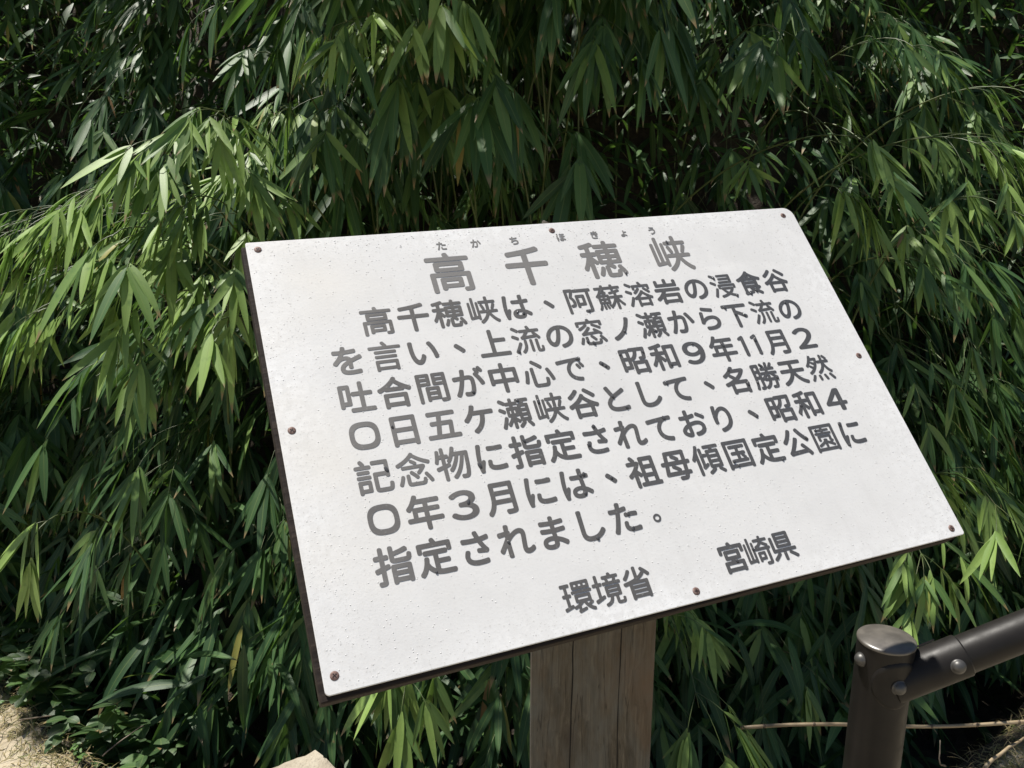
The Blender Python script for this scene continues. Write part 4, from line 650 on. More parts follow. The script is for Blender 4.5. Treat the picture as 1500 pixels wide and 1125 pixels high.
"環": [[453,101,469,99,478,101,643,146,657,157,662,169,662,190,655,203,643,212,628,213,531,191,527,190,524,193,524,261,527,265,572,295,609,324,628,285,662,232,700,188,739,154,792,120,831,104,850,101,867,111,881,130,885,140,884,155,876,169,870,175,816,199,769,232,845,276,855,286,861,300,859,314,854,324,836,339,821,343,830,357,832,367,830,512,816,528,797,533,444,533,430,529,417,517,413,502,413,372,416,357,422,348,435,339,498,337,503,333,444,303,389,280,355,271,347,304,338,314,329,320,314,321,275,310,271,314,271,498,314,500,322,502,338,515,343,531,342,556,336,565,329,572,314,578,271,580,271,739,275,742,324,742,343,750,353,768,353,797,349,807,338,818,324,822,130,821,116,814,107,802,105,773,111,755,121,746,130,743,188,742,191,739,191,580,145,578,130,574,121,565,115,556,113,531,115,522,121,512,135,501,191,498,192,290,188,284,121,265,111,259,104,251,100,237,104,208,110,198,121,189,140,185,333,246,337,242,341,227,356,208,372,199,391,202,444,223,448,222,448,188,442,174,430,158,427,145,428,135,440,112],[720,284,708,300,687,333,691,337,763,338,792,337,796,333],[493,410,493,459,498,463,744,463,749,460,749,411,744,408,498,408],[381,556,860,556,871,560,879,569,884,589,884,604,880,614,871,623,861,628,850,630,386,630,367,622,361,614,357,599,357,580,361,570,370,560],[411,652,425,648,821,648,838,652,850,662,856,676,857,816,850,835,838,845,821,849,415,848,399,836,393,826,392,816,392,676,399,662],[469,718,469,779,522,780,522,718],[594,718,592,720,592,778,594,780,647,780,650,773,650,720,647,718],[720,718,718,720,718,778,720,780,778,779,778,719]],
"省": [[286,87,314,86,329,89,343,101,353,124,691,124,708,97,720,90,734,88,763,90,775,97,783,106,789,126,789,498,786,517,773,531,758,537,551,538,541,541,609,575,662,609,720,658,728,671,729,687,758,659,797,613,807,606,821,603,836,604,860,619,870,628,877,643,879,652,873,671,802,747,725,815,700,833,686,836,667,831,644,816,637,807,634,797,637,778,649,763,696,720,676,726,657,723,595,671,541,639,538,643,537,855,527,871,512,880,483,882,469,878,454,868,445,850,444,598,406,583,300,555,140,527,130,522,120,512,114,498,117,478,135,452,150,441,169,438,257,454,258,121,266,100,275,92],[353,205,350,208,350,232,353,238,691,238,694,232,694,208,691,205],[353,316,350,319,350,343,353,348,691,348,694,343,694,319,691,316],[353,427,350,430,350,449,353,456,691,456,694,449,694,430,691,427],[181,585,193,580,208,581,222,588,240,604,304,675,355,749,371,778,370,802,357,819,333,828,309,831,290,821,252,758,227,725,197,691,150,647,144,628,147,614,155,604]],
"県": [[477,87,488,85,522,87,536,96,546,111,548,319,551,326,850,326,870,335,882,353,883,382,877,396,862,411,845,415,246,415,245,440,245,720,239,739,227,750,217,755,184,756,174,753,161,744,154,734,151,725,152,353,164,336,184,326,449,325,451,116,459,98],[162,111,184,113,208,128,285,188,362,254,368,266,370,275,364,295,353,308,329,319,309,322,290,315,213,249,127,184,118,164,121,145,128,135,150,117],[825,111,845,114,879,140,884,150,886,164,880,184,801,246,696,320,681,323,667,321,641,304,634,295,629,280,630,266,635,256,731,184,807,120],[323,444,338,441,729,441,744,442,756,449,768,464,771,478,771,812,763,836,749,848,734,851,338,851,324,848,313,841,304,828,301,812,301,478,307,459],[391,521,391,551,396,553,676,553,678,551,678,522,671,518,396,518],[391,631,391,662,396,664,676,664,678,662,678,633,671,629,396,629],[391,742,391,773,676,773,678,744,676,741,671,740,396,740]],
"祖": [[258,82,290,80,304,83,323,97,330,111,333,402,371,357,386,349,401,348,411,351,429,362,444,382,448,377,448,213,444,207,382,205,367,198,357,188,349,169,350,140,362,121,377,110,391,107,865,107,879,110,889,115,901,130,905,140,905,174,899,188,889,198,870,206,835,208,835,797,832,812,825,826,812,836,792,841,478,840,459,828,450,812,448,700,448,435,444,429,350,527,396,595,430,657,442,686,443,700,440,710,430,724,406,741,391,745,362,744,359,749,361,768,356,783,318,836,285,873,266,882,246,879,222,865,214,855,209,841,208,826,213,812,258,749,256,745,140,743,120,734,108,715,107,686,110,671,120,657,135,648,150,645,304,645,310,643,267,580,227,533,180,488,104,430,97,420,92,406,94,386,108,357,121,345,140,337,155,338,164,342,228,391,230,116,238,97],[551,207,551,325,729,325,729,207],[551,425,551,537,729,538,729,425],[551,637,551,740,729,741,729,636]],
"穂": [[253,87,280,84,300,88,314,101,320,116,321,420,324,423,348,389,362,382,372,380,392,386,415,415,414,444,323,551,320,556,321,560,391,562,415,573,416,415,422,396,433,386,449,380,541,380,545,377,546,362,553,348,531,344,517,337,506,324,503,309,505,150,510,130,517,117,527,107,541,98,570,90,604,88,705,88,729,90,749,97,768,111,783,135,793,174,797,208,822,150,829,140,841,132,850,129,865,130,889,140,899,149,905,164,904,184,873,251,825,329,812,341,797,347,783,346,763,337,754,327,747,309,750,290,781,237,749,245,739,244,727,237,714,217,710,188,705,174,594,175,592,314,594,317,653,271,667,265,681,266,691,271,710,290,716,304,715,319,704,338,655,377,662,380,758,380,836,380,855,388,866,401,869,415,869,662,859,681,845,691,836,694,686,694,684,720,686,724,691,724,845,724,865,728,879,741,884,758,883,783,878,792,870,801,845,809,686,810,684,850,681,860,667,876,647,882,618,880,603,870,594,850,593,812,589,809,430,809,420,808,406,800,408,821,402,836,377,860,357,866,251,835,135,811,119,797,113,778,120,754,130,741,143,734,155,732,227,741,228,657,227,652,130,650,117,643,108,628,105,618,105,594,111,580,121,569,140,562,214,560,188,488,166,440,141,391,101,329,98,309,111,280,125,266,140,260,159,263,170,271,188,301,227,378,229,116,237,99],[393,126,406,123,415,125,425,129,437,140,458,179,483,242,495,285,494,300,481,319,461,329,440,329,430,324,419,314,393,242,360,179,359,159,365,145,372,138],[507,459,504,464,504,493,507,499,589,499,593,493,593,464,589,459],[686,459,686,499,778,498,778,460],[507,576,504,580,504,609,507,615,589,615,593,609,593,580,589,576],[686,577,686,615,778,614,778,580,773,576],[415,642,396,651,322,652,320,657,320,758,323,763,391,785,394,783,393,758,400,739,415,727,435,724,589,724,593,720,592,696,444,693,430,685,420,674,416,662]],
"窓": [[369,106,420,103,614,103,652,106,681,114,710,135,727,169,734,198,738,227,734,242,720,256,691,266,671,262,664,256,658,246,652,208,642,188,628,183,570,182,406,182,377,187,373,198,371,333,362,346,353,352,338,354,309,353,295,343,287,324,287,198,290,164,300,141,314,125,338,113],[162,135,184,135,198,147,221,193,262,295,263,314,256,328,246,336,227,343,208,343,198,338,189,329,157,251,123,184,122,169,129,155,140,145],[812,150,821,148,836,151,865,166,873,179,873,198,865,218,829,275,781,338,758,362,734,367,710,356,697,343,693,324,697,314,757,232,797,161],[543,222,565,219,594,234,604,251,604,271,559,329,513,377,495,391,483,396,473,396,453,386,438,367,438,348,443,338,496,280,531,232],[741,382,754,379,763,381,792,399,801,415,798,435,783,453,721,507,652,560,618,582,604,584,593,580,572,565,565,551,565,541,570,530,580,518,613,493,609,490,385,478,440,527,498,585,505,599,502,618,488,632,459,644,444,643,430,634,380,580,324,526,271,483,232,457,226,444,227,430,235,406,242,398,251,392,266,389,348,398,696,421],[202,546,213,544,222,545,295,580,377,631,430,671,441,686,442,700,439,710,431,720,415,730,401,734,382,728,325,686,285,662,184,613,173,599,173,580,188,556],[762,556,778,555,787,558,808,580,811,599,802,619,715,670,601,725,589,727,580,725,560,710,554,700,552,691,554,681,560,671,571,662,667,612],[158,652,193,650,214,662,221,681,222,739,778,739,780,681,787,667,797,658,807,655,841,655,850,658,860,667,866,676,868,686,867,783,860,797,850,807,831,811,556,812,525,870,517,876,502,880,469,873,459,867,453,860,449,850,449,836,459,811,164,810,154,807,143,797,138,787,136,778,137,676,144,662]],
"蘇": [[663,92,681,87,705,89,717,97,727,111,729,337,773,265,828,193,845,184,860,185,870,191,890,213,893,227,887,246,844,295,816,333,788,377,755,440,865,443,875,449,885,464,886,493,879,507,870,515,860,519,734,519,728,522,729,610,821,638,835,647,841,657,842,671,836,685,814,705,802,710,783,708,715,685,662,671,527,642,510,633,503,618,504,604,512,586,527,575,546,574,643,592,645,589,646,522,643,519,618,519,522,519,507,514,498,505,495,512,493,551,482,565,469,571,411,572,403,575,435,623,435,643,425,657,411,668,401,672,314,672,315,696,308,710,295,719,271,723,255,720,242,710,213,657,190,623,166,594,116,542,112,531,112,522,119,507,135,493,145,487,159,486,162,483,163,314,164,304,170,295,179,287,193,283,420,283,430,281,413,266,410,256,411,242,454,150,464,138,473,133,493,133,512,145,519,159,517,180,536,181,549,188,559,198,604,256,643,320,646,309,646,116,652,101],[133,97,150,92,159,94,169,99,194,130,211,164,228,217,232,242,230,251,225,261,208,271,188,273,179,270,169,261,163,251,144,193,111,141,109,130,113,116,121,105],[270,116,285,112,300,114,316,126,323,140,320,188,311,242,304,258,295,267,280,271,261,265,251,256,245,242,255,140,260,126],[376,121,391,121,406,128,417,140,420,155,410,198,393,246,386,261,376,271,357,274,343,270,329,256,325,242,354,140,362,128],[488,244,483,247,469,271,456,280,482,290,491,300,494,309,497,454,507,446,522,441,575,441,618,441,609,415,585,368,560,329,532,290],[237,353,237,392,242,396,285,396,290,393,290,352],[362,352,362,395,415,396,418,391,417,353],[237,464,237,502,290,503,290,463,285,460,242,460],[362,461,362,502,415,503,418,498,418,464,415,460],[251,573,250,575,271,603,329,603,332,599,314,574,309,572],[344,681,377,681,391,688,400,700,402,729,406,735,594,735,597,705,606,691,623,681,647,681,665,686,676,699,680,710,681,735,845,735,865,739,879,755,883,778,878,797,865,810,850,814,686,814,681,816,680,850,677,860,667,871,652,878,623,878,607,870,600,860,596,850,594,815,406,814,402,816,401,850,395,865,377,877,353,878,333,874,321,860,317,850,316,816,314,814,155,814,135,809,124,797,120,783,122,758,126,749,135,741,155,735,314,735,317,729,318,705,322,696,331,686]],
"言": [[250,92,280,89,300,94,309,103,315,121,319,124,681,124,686,123,698,101,710,93,739,92,758,97,769,106,773,121,772,353,761,367,739,374,266,374,246,370,234,357,230,343,230,121,234,106],[319,201,316,203,315,208,315,290,315,295,319,297,686,296,686,202],[255,435,275,430,734,430,754,438,763,454,763,483,757,493,749,500,729,505,266,505,256,501,246,493,239,478,240,454],[265,556,739,555,749,559,758,568,764,589,764,604,760,614,752,623,742,628,729,630,266,630,246,618,241,609,238,594,240,580,246,567,256,559],[141,676,860,675,879,686,885,696,888,710,887,725,884,734,874,746,865,752,686,753,574,754,570,778,514,855,498,872,488,875,473,876,449,869,440,863,432,855,429,841,432,826,470,773,480,754,145,753,134,749,124,739,118,729,117,720,117,705,122,691,130,681]],
"記": [[166,92,193,91,207,97,218,106,227,129,396,130,411,135,421,145,426,155,428,169,428,372,418,391,401,403,174,405,159,402,147,391,140,380,138,367,138,130,140,116,145,106,155,97],[597,101,768,101,816,106,841,116,855,128,870,145,883,174,894,227,899,275,897,285,884,303,850,316,831,313,819,304,812,295,804,232,798,208,792,198,783,193,599,192,580,197,577,208,577,469,580,472,749,473,754,470,756,454,763,441,778,431,787,428,821,429,836,438,845,449,848,469,848,744,848,797,846,812,836,827,816,836,507,837,488,830,478,821,474,812,473,773,483,756,498,747,754,744,754,564,517,563,497,556,484,536,483,217,486,174,496,145,517,121,541,109,570,103],[227,212,225,217,225,319,227,321,338,322,341,319,341,217,338,213],[151,440,164,437,415,438,425,443,436,454,443,473,440,493,436,502,415,517,155,517,134,502,130,493,128,478,129,464,134,454],[169,556,386,554,401,556,411,561,420,571,425,585,426,599,420,618,411,628,400,633,386,635,169,633,159,628,150,618,145,609,143,594,145,580,150,570,159,560],[128,671,140,669,430,669,440,671,454,678,462,686,468,700,467,725,459,739,444,749,435,752,336,754,344,768,345,783,331,812,295,861,275,879,256,882,227,869,217,861,213,851,212,831,219,816,261,754,140,752,121,746,109,734,104,725,103,700,111,683]],
"谷": [[273,82,290,78,324,81,343,95,353,112,652,112,667,91,681,83,696,80,731,82,744,89,754,100,760,121,761,372,763,374,821,347,836,345,850,348,864,357,889,391,894,406,893,420,887,435,874,447,831,465,763,499,700,539,624,599,594,625,561,662,560,686,554,700,546,710,517,729,507,731,493,730,480,725,469,715,435,667,386,614,324,559,251,509,184,472,130,450,116,438,107,415,110,396,130,362,150,349,164,346,176,348,246,381,248,116,256,97],[353,212,353,358,652,358,652,212,647,210,357,210],[367,456,365,459,451,531,498,581,562,517,631,459,628,456],[192,604,208,602,222,607,289,657,370,729,423,787,428,797,431,812,425,833,411,849,384,860,362,861,343,853,290,795,255,763,213,729,153,686,144,667,145,652,149,643,159,628,179,611],[784,609,802,604,816,607,852,633,860,643,865,657,864,671,860,681,841,703,797,742,647,861,633,868,618,869,604,864,585,851,574,841,567,826,566,812,571,797,580,787,686,700]],
"間": [[164,87,184,83,203,84,213,87,228,97,236,116,237,527,242,529,444,530,464,539,475,556,477,807,474,821,470,831,454,843,440,847,179,847,159,840,150,832,145,822,143,807,143,121,149,101],[673,87,686,84,754,86,783,89,812,96,826,102,841,113,853,130,858,145,863,184,861,816,858,826,850,837,841,843,826,847,551,846,531,836,522,821,521,565,522,556,529,541,541,532,560,528,766,527,768,464,767,184,763,179,667,178,665,179,670,203,670,459,667,473,657,488,647,494,633,498,362,498,343,491,335,483,330,473,328,459,328,155,331,140,338,130,348,123,357,120,391,122,401,126,410,135,414,145,416,159,420,162,633,162,647,165,642,145,650,111,657,99],[420,243,416,246,416,251,416,290,420,292,580,290,580,246,575,243],[420,372,416,377,416,411,417,415,420,417,580,416,580,372],[237,609,237,647,242,651,382,651,386,648,386,608],[614,608,612,614,614,650,763,651,767,647,768,643,768,614,766,609,763,608],[237,729,237,763,242,767,382,767,386,764,386,729],[614,728,612,734,614,766,763,767,767,763,768,758,768,734,766,729,763,728]],
"阿": [[160,87,184,84,203,89,217,101,222,116,222,754,227,758,290,758,294,754,238,589,242,574,282,517,296,488,305,459,310,415,307,386,300,371,285,366,251,362,239,353,232,343,228,329,233,304,238,295,246,286,261,280,285,280,319,283,343,291,358,300,372,313,382,329,390,348,395,377,397,411,396,440,390,473,369,531,348,566,326,594,386,752,391,752,406,739,420,735,737,734,738,324,737,174,700,171,618,172,604,169,589,158,582,145,580,130,588,106,599,94,618,85,710,86,754,90,778,95,802,107,816,121,825,140,830,179,830,734,874,736,884,741,895,754,901,768,901,792,898,802,888,816,879,823,865,826,420,826,396,819,385,831,353,847,174,847,155,843,140,829,135,812,135,121,141,101,150,92],[433,256,444,252,469,252,487,261,498,280,499,309,502,315,647,315,666,324,676,335,681,353,681,614,675,633,657,646,643,649,444,649,430,643,417,628,413,609,413,290,420,269],[502,401,499,406,500,560,502,563,589,563,593,560,593,556,593,406,589,401]],
"食": [[267,87,280,88,527,145,541,158,549,179,548,203,538,222,541,222,667,149,754,91,768,88,787,92,812,111,821,124,825,140,824,155,817,169,785,193,707,242,807,309,815,319,820,333,817,353,807,367,783,385,757,391,758,585,831,557,850,555,865,560,874,567,894,594,900,609,900,628,888,647,874,655,831,669,768,694,710,722,647,760,597,797,565,827,562,831,560,850,547,870,517,886,502,888,488,886,477,879,437,831,387,783,322,734,251,692,184,660,135,642,121,633,109,614,109,594,113,585,130,561,145,550,159,545,174,546,237,572,242,573,243,570,242,208,239,188,223,164,220,150,223,135,240,101,251,92],[348,207,346,213,346,319,348,324,449,324,442,300,445,285,450,275,464,263,515,237],[614,293,554,324,599,324,661,324],[348,418,346,420,348,450,652,450,653,420,647,418],[348,540,346,546,348,567,652,566,653,541,647,540],[396,661,394,662,430,689,435,679,444,661],[560,661,519,725,493,744,502,754,529,729,617,662]],
"高": [[173,87,213,86,229,97,238,111,239,391,242,396,246,396,758,395,758,170,705,169,691,166,681,159,675,150,672,140,673,126,686,101,696,94,710,91,797,95,821,103,838,116,849,135,853,159,853,440,851,454,847,464,831,477,816,480,184,480,169,477,155,465,149,454,147,440,148,121,154,101],[327,135,353,133,372,137,386,150,396,175,647,175,662,177,671,182,681,192,687,208,688,343,681,363,671,372,662,377,338,378,319,372,306,357,302,343,302,174,303,159,308,150],[396,253,393,256,393,261,393,295,396,300,599,300,599,256,594,253],[268,498,280,495,725,495,739,498,749,503,757,512,763,531,763,662,754,681,739,691,725,694,285,694,266,691,250,676,244,662,243,536,245,522,250,512],[338,574,338,614,343,617,662,617,667,614,667,575,662,573],[147,710,850,710,870,720,879,734,880,763,870,784,860,791,845,795,758,796,556,796,528,865,512,878,493,881,464,874,451,865,444,855,441,836,451,802,452,797,449,796,155,796,140,793,127,783,120,773,117,763,117,744,120,729,126,722,135,714]],
"０": [[469,140,502,136,565,145,633,179,677,222,713,285,739,382,746,473,739,570,714,662,677,725,632,768,575,797,527,806,498,809,435,800,367,768,323,725,286,662,260,565,254,473,261,382,285,290,323,222,367,179,425,148],[488,241,464,246,436,261,407,295,389,333,375,396,370,478,375,556,389,614,409,657,435,685,464,700,498,705,512,704,536,700,563,686,593,652,611,614,625,556,630,473,624,391,611,333,590,290,565,262,536,246,502,240]],
"２": [[290,150,309,146,700,146,715,149,725,154,740,174,742,208,739,227,728,242,710,251,483,252,476,256,570,343,627,406,668,464,700,533,712,599,704,667,683,715,656,749,645,758,604,786,556,802,531,806,488,810,449,807,396,792,362,777,324,752,290,724,267,696,264,686,265,671,275,652,304,628,324,622,344,628,386,667,411,683,435,695,459,702,483,705,522,701,546,691,570,672,581,657,591,633,595,604,584,551,555,498,509,440,440,369,362,300,280,233,271,222,265,203,266,179,275,160]],
"３": [[441,140,498,136,551,141,609,157,662,188,695,222,701,232,720,271,724,285,730,329,724,377,709,415,688,444,657,473,631,488,634,493,652,505,674,527,694,556,708,594,712,643,706,681,700,696,683,729,657,757,609,788,551,805,493,810,449,806,411,798,362,779,333,763,300,739,275,716,270,696,277,671,300,645,314,638,333,638,352,647,386,674,415,689,464,703,493,705,527,702,551,694,575,679,586,667,593,652,597,628,593,604,585,589,561,565,527,548,483,538,440,534,425,530,411,517,405,507,403,478,408,454,416,444,430,435,488,430,536,420,575,403,594,386,609,362,614,333,610,309,599,285,579,266,556,253,531,245,493,241,459,243,425,251,396,263,367,280,329,312,304,318,290,316,279,309,259,285,251,271,251,251,259,237,277,217,309,191,348,168,386,153]],
"４": [[582,150,594,146,633,146,647,151,657,159,666,174,669,184,669,309,671,314,729,314,749,323,758,333,762,343,763,382,755,401,739,413,725,416,671,417,669,420,669,758,662,781,647,795,633,800,556,799,546,795,531,783,498,737,254,401,248,382,248,353,251,341,261,327,271,319,285,314,556,314,556,184,564,164],[401,417,399,420,527,594,556,638,556,419,551,417]],
"９": [[414,140,464,136,536,147,596,174,655,227,698,295,726,386,737,502,727,599,703,671,661,734,609,777,541,802,473,808,420,802,372,783,329,754,320,744,290,705,280,681,268,647,260,589,267,527,290,469,329,425,367,400,382,394,421,382,473,376,512,379,546,387,580,402,614,423,615,420,612,396,592,333,564,290,531,261,498,246,464,241,440,242,401,252,382,263,357,281,333,287,312,280,288,256,281,242,279,222,284,208,295,195,323,174,353,158,386,146],[483,478,454,481,430,489,406,505,389,527,379,551,375,589,378,623,386,647,406,677,425,693,449,703,478,706,502,704,517,701,543,691,573,667,593,638,607,604,618,556,604,537,585,517,560,500,536,487,512,480]],
}
GL = {c: [np.array(l, float).reshape(-1, 2) / 1000 * 1.2 + np.array([-0.1, -0.2]) - np.array([0.5, 0.38]) for l in ls] for c, ls in OUTLINES.items()}
one = []
hw = 0.066
for k in range(9): one.append((hw * math.cos(math.pi + math.pi * k / 8), -0.335 + hw * math.sin(math.pi + math.pi * k / 8)))
for k in range(7): one.append((hw * math.cos(math.pi * k / 12), 0.305 + hw * math.sin(math.pi * k / 12)))
one += [(-0.02, 0.362), (-0.13, 0.312), (-0.168, 0.268), (-0.155, 0.222), (-0.11, 0.208), (-hw, 0.232)]
one = np.array(one)


def place(ch, u, v, em):
    if ch == "11":
        return [one * em + (u - 0.235 * em, v), one * em + (u + 0.255 * em, v)]
    if ch == "０":
        w = np.linspace(0, 2 * math.pi, 48, endpoint=False)
        c_, s_ = np.cos(w), np.sin(w)
        sq = lambda a, q: np.sign(a) * np.abs(a) ** q
        out = np.stack([0.40 * sq(c_, 0.72), 0.40 * sq(s_, 0.72)], 1)
        inn = np.stack([0.268 * sq(c_, 0.74), 0.258 * sq(s_, 0.74)], 1)
        return [out * em + (u, v), inn * em + (u, v)]
    s = np.array([1.0, 1.0]); off = np.array([0.0, 0.0])
    L = GL[ch]
    if ch in "０２３４９":
        s = np.array([1.32, 1.0])
    if ch in "、。":
        c0 = np.mean([l.mean(0) for l in L], axis=0)
        off = np.array([0.02, -0.03]) if ch == "、" else np.array([-0.12, -0.20])
        L = [l - c0 for l in L]
        if ch == "。": s = np.array([0.72, 0.72])
    return [((l * s + off) * em + (u, v)) for l in L]


INK = []


def lettering(name, items, parent):
    cu = bpy.data.curves.new(name, 'CURVE')
    cu.dimensions = '2D'; cu.fill_mode = 'BOTH'; cu.extrude = 0.00018
    for (ch, u, v, em) in items:
        ls = place(ch, u, v, em)
        INK.append(ls)
        for l in ls:
            s = cu.splines.new('POLY')
            s.points.add(len(l) - 1)
            s.points.foreach_set("co", np.concatenate([l, np.zeros((len(l), 1)), np.ones((len(l), 1))], 1).astype(np.float32).ravel())
            s.use_cyclic_u = True
    tmp = bpy.data.objects.new("tmp", cu)
    COL.objects.link(tmp)
    me = bpy.data.meshes.new_from_object(tmp.evaluated_get(bpy.context.evaluated_depsgraph_get()))
    bpy.data.objects.remove(tmp)
    me.name = name
    me.transform(Matrix.Translation((0, 0, 0.0003)))
    me.materials.clear()
    return on_sign(finish(name, me, M["lettering"], parent, False), parent)


P0, DP = 0.1000, 0.0498
lettering("reading_lettering", [(c, u, v_, 0.0165) for c, u, v_ in zip("たかちほきょう", (0.268, 0.320, 0.381, 0.457, 0.514, 0.565, 0.616), (0.5685,) * 7)], plate)
lettering("title_lettering", [(c, u, 0.5215, 0.0715) for c, u in zip("高千穂峡", (0.2690, 0.3875, 0.5110, 0.6315))], plate)
LINES = [(" 高千穂峡は、阿蘇溶岩の浸食谷", 0.4530), ("を言い、上流の窓ノ瀬から下流の", 0.3980), ("吐合間が中心で、昭和９年#月２", 0.3435),
         ("０日五ケ瀬峡谷として、名勝天然", 0.2895), ("記念物に指定されており、昭和４", 0.2345), ("０年３月には、祖母傾国定公園に", 0.1790), ("指定されました。", 0.1230)]
for txt, v_ in LINES:
    lettering("text_line", [("11" if c == "#" else c, P0 + DP * k, v_, 0.0468) for k, c in enumerate(txt) if c != " "], plate)
lettering("signature_lettering", [(c, 0.3050 + 0.0407 * k, 0.0402, 0.0420) for k, c in enumerate("環境省")], plate)
lettering("signature_lettering", [(c, 0.5270 + 0.0388 * k, 0.0432, 0.0415) for k, c in enumerate("宮崎県")], plate)

# screws with a cross recess
for (u, v_) in ((0.015, 0.584), (0.447, 0.5822), (0.8773, 0.5804), (0.0155, 0.3102), (0.8802, 0.2999), (0.0127, 0.0187), (0.4587, 0.0131), (0.882, 0.0119)):
    g_ = Geo().lathe([(0.0050, 0.0001), (0.0049, 0.0004), (0.0036, 0.0009), (0.0018, 0.0011)], (u, v_, 0.0), (0, 0, 1), 18)
    s_ = on_sign(g_.obj("screw", M["screw"], sign))
    a = random.Random(u * 91 + v_).uniform(0, 1.5)
    r_ = Geo()
    for q in (a, a + math.pi / 2):
        dx, dy = math.cos(q), math.sin(q)
        l_, w_ = 0.0028, 0.00055
        z_ = 0.00122 if q == a else 0.00124
        r_.add([(u + dx * l_ - dy * w_, v_ + dy * l_ + dx * w_, z_), (u - dx * l_ - dy * w_, v_ - dy * l_ + dx * w_, z_), (u - dx * l_ + dy * w_, v_ - dy * l_ - dx * w_, z_), (u + dx * l_ + dy * w_, v_ + dy * l_ - dx * w_, z_)], [(0, 1, 2, 3)])
    on_sign(r_.obj("recess", M["recess"], s_, False), s_)

# water: big drops lying on the strokes, fine beads over the whole plate
rw = np.random.default_rng(11)


def dome(c, r, elong, h, ang, n=8, rings=3):
    v, f = [], []
    ca, sa = math.cos(ang), math.sin(ang)
    for i in range(rings):
        a = (i / rings) * math.pi / 2
        for k in range(n):
            w = 2 * math.pi * k / n
            x, y = r * math.cos(a) * math.cos(w), r * elong * math.cos(a) * math.sin(w)
            v.append((c[0] + x * ca - y * sa, c[1] + x * sa + y * ca, c[2] + h * math.sin(a)))
    v.append((c[0], c[1], c[2] + h))
    for i in range(rings - 1):
        for k in range(n):
            f.append((i * n + k, i * n + (k + 1) % n, (i + 1) * n + (k + 1) % n, (i + 1) * n + k))
    for k in range(n):
        f.append(((rings - 1) * n + k, (rings - 1) * n + (k + 1) % n, rings * n))
    f.append(tuple(range(n))[::-1])
    return v, f


def in_poly(ls, x, y):
    r = False
    for l in ls:
        q = np.roll(l, -1, 0)
        m = (l[:, 1] > y) != (q[:, 1] > y)
        xi = l[:, 0] + (y - l[:, 1]) * (q[:, 0] - l[:, 0]) / (q[:, 1] - l[:, 1] + 1e-12)
        r ^= bool((m & (x < xi)).sum() & 1)
    return r


gd = Geo()
for ls in INK[8:]:
    allp = np.concatenate(ls)
    lo, hi = allp.min(0), allp.max(0)
    right = 0.25 + 0.9 * min(1, (lo[0]) / 0.6)
    for _ in range(rw.poisson(0.85 * right)):
        for _try in range(30):
            x, y = rw.uniform(lo, hi)
            if in_poly(ls, x, y) and in_poly(ls, x + 0.0012, y) and in_poly(ls, x - 0.0012, y):
                gd.add(*dome((x, y, 0.00051), rw.uniform(0.0017, 0.0025), rw.uniform(1.0, 2.0), rw.uniform(0.0010, 0.0017), rw.uniform(-0.5, 0.5), 12, 4))
                break
wd = gd.obj("water_drops", M["water"])
wd.matrix_basis = SM
tag(wd, "dark glossy water drops lying in the grey strokes of the sign lettering", "water drops", kind="stuff")
gd = Geo()
nb = 0
while nb < 3600:
    x, y = rw.uniform(0.004, W - 0.004), rw.uniform(0.004, HT - 0.004)
    e = min(x, y, W - x, HT - y)
    topd = HT - y
    dens = 0.45 + 0.55 * math.exp(-topd / 0.03) + 0.25 * math.sin(x * 13 + 1.7) * math.sin(y * 17)
    if rw.uniform() > dens: continue
    r = rw.uniform(0.00035, 0.0008) * (1.25 if topd < 0.03 else 1)
    gd.add(*dome((x, y, 0.00002), r, rw.uniform(0.8, 1.5), r * 0.55, rw.uniform(0, 3), 6, 2))
    nb += 1
wb = gd.obj("water_beads", M["enamel"])
wb.matrix_basis = SM
tag(wb, "tiny pale beads of dew sprinkled all over the white sign plate", "water beads", kind="stuff")

# ------------------------------------------------------------------ metal fence: post, rail, bracket, bolts
cap_c = at(1299, 934, 1.49)
fence = empty("metal_fence", (cap_c[0], cap_c[1], 0.0))
tag(fence, "dark brown metal handrail with a round capped post, right of the sign", "fence")
axis_bot = at(1281, 1120, 1.62)
ax = np.array([0, 0, 1.0])
R = 0.0485
g_ = Geo().tube([cap_c - ax * 1.2, cap_c - ax * 0.4, cap_c - ax * 0.003], R, 48, False)
fpost = auto_smooth(g_.obj("post", M["bronze"], fence))
g_ = Geo().lathe([(R + 0.0003, -0.0065), (R + 0.0012, -0.0060), (R + 0.0014, -0.0040), (R + 0.0012, -0.0025), (R + 0.0002, -0.0012), (R * 0.93, 0.0006), (R * 0.75, 0.0026), (R * 0.5, 0.0044), (R * 0.25, 0.0054), (R * 0.06, 0.0057)], cap_c, ax, 48)
capo = auto_smooth(g_.obj("cap", M["cap"], fpost), 50)
capo.matrix_parent_inverse = Matrix.Identity(4); capo.matrix_basis = fpost.matrix_basis.copy()
r0 = at(1330, 991, 1.487); r1 = at(1500, 924, 1.462)
rd = unit(r1 - r0)
RR = 0.0335
g_ = Geo().tube([r0 - rd * 0.030, r0 + rd * 0.4, r0 + rd * 1.6], RR, 48, True)
rail = auto_smooth(g_.obj("rail", M["bronze"], fence))
g_ = Geo().tube([r0 - rd * 0.036, r0 - rd * 0.034, r0 + rd * 0.100, r0 + rd * 0.103], [RR + 0.001, RR + 0.0035, RR + 0.0035, RR + 0.0005], 48, True)
toc = unit(CAM - r0)                         # towards the path side
side = unit(toc - (toc @ rd) * rd)
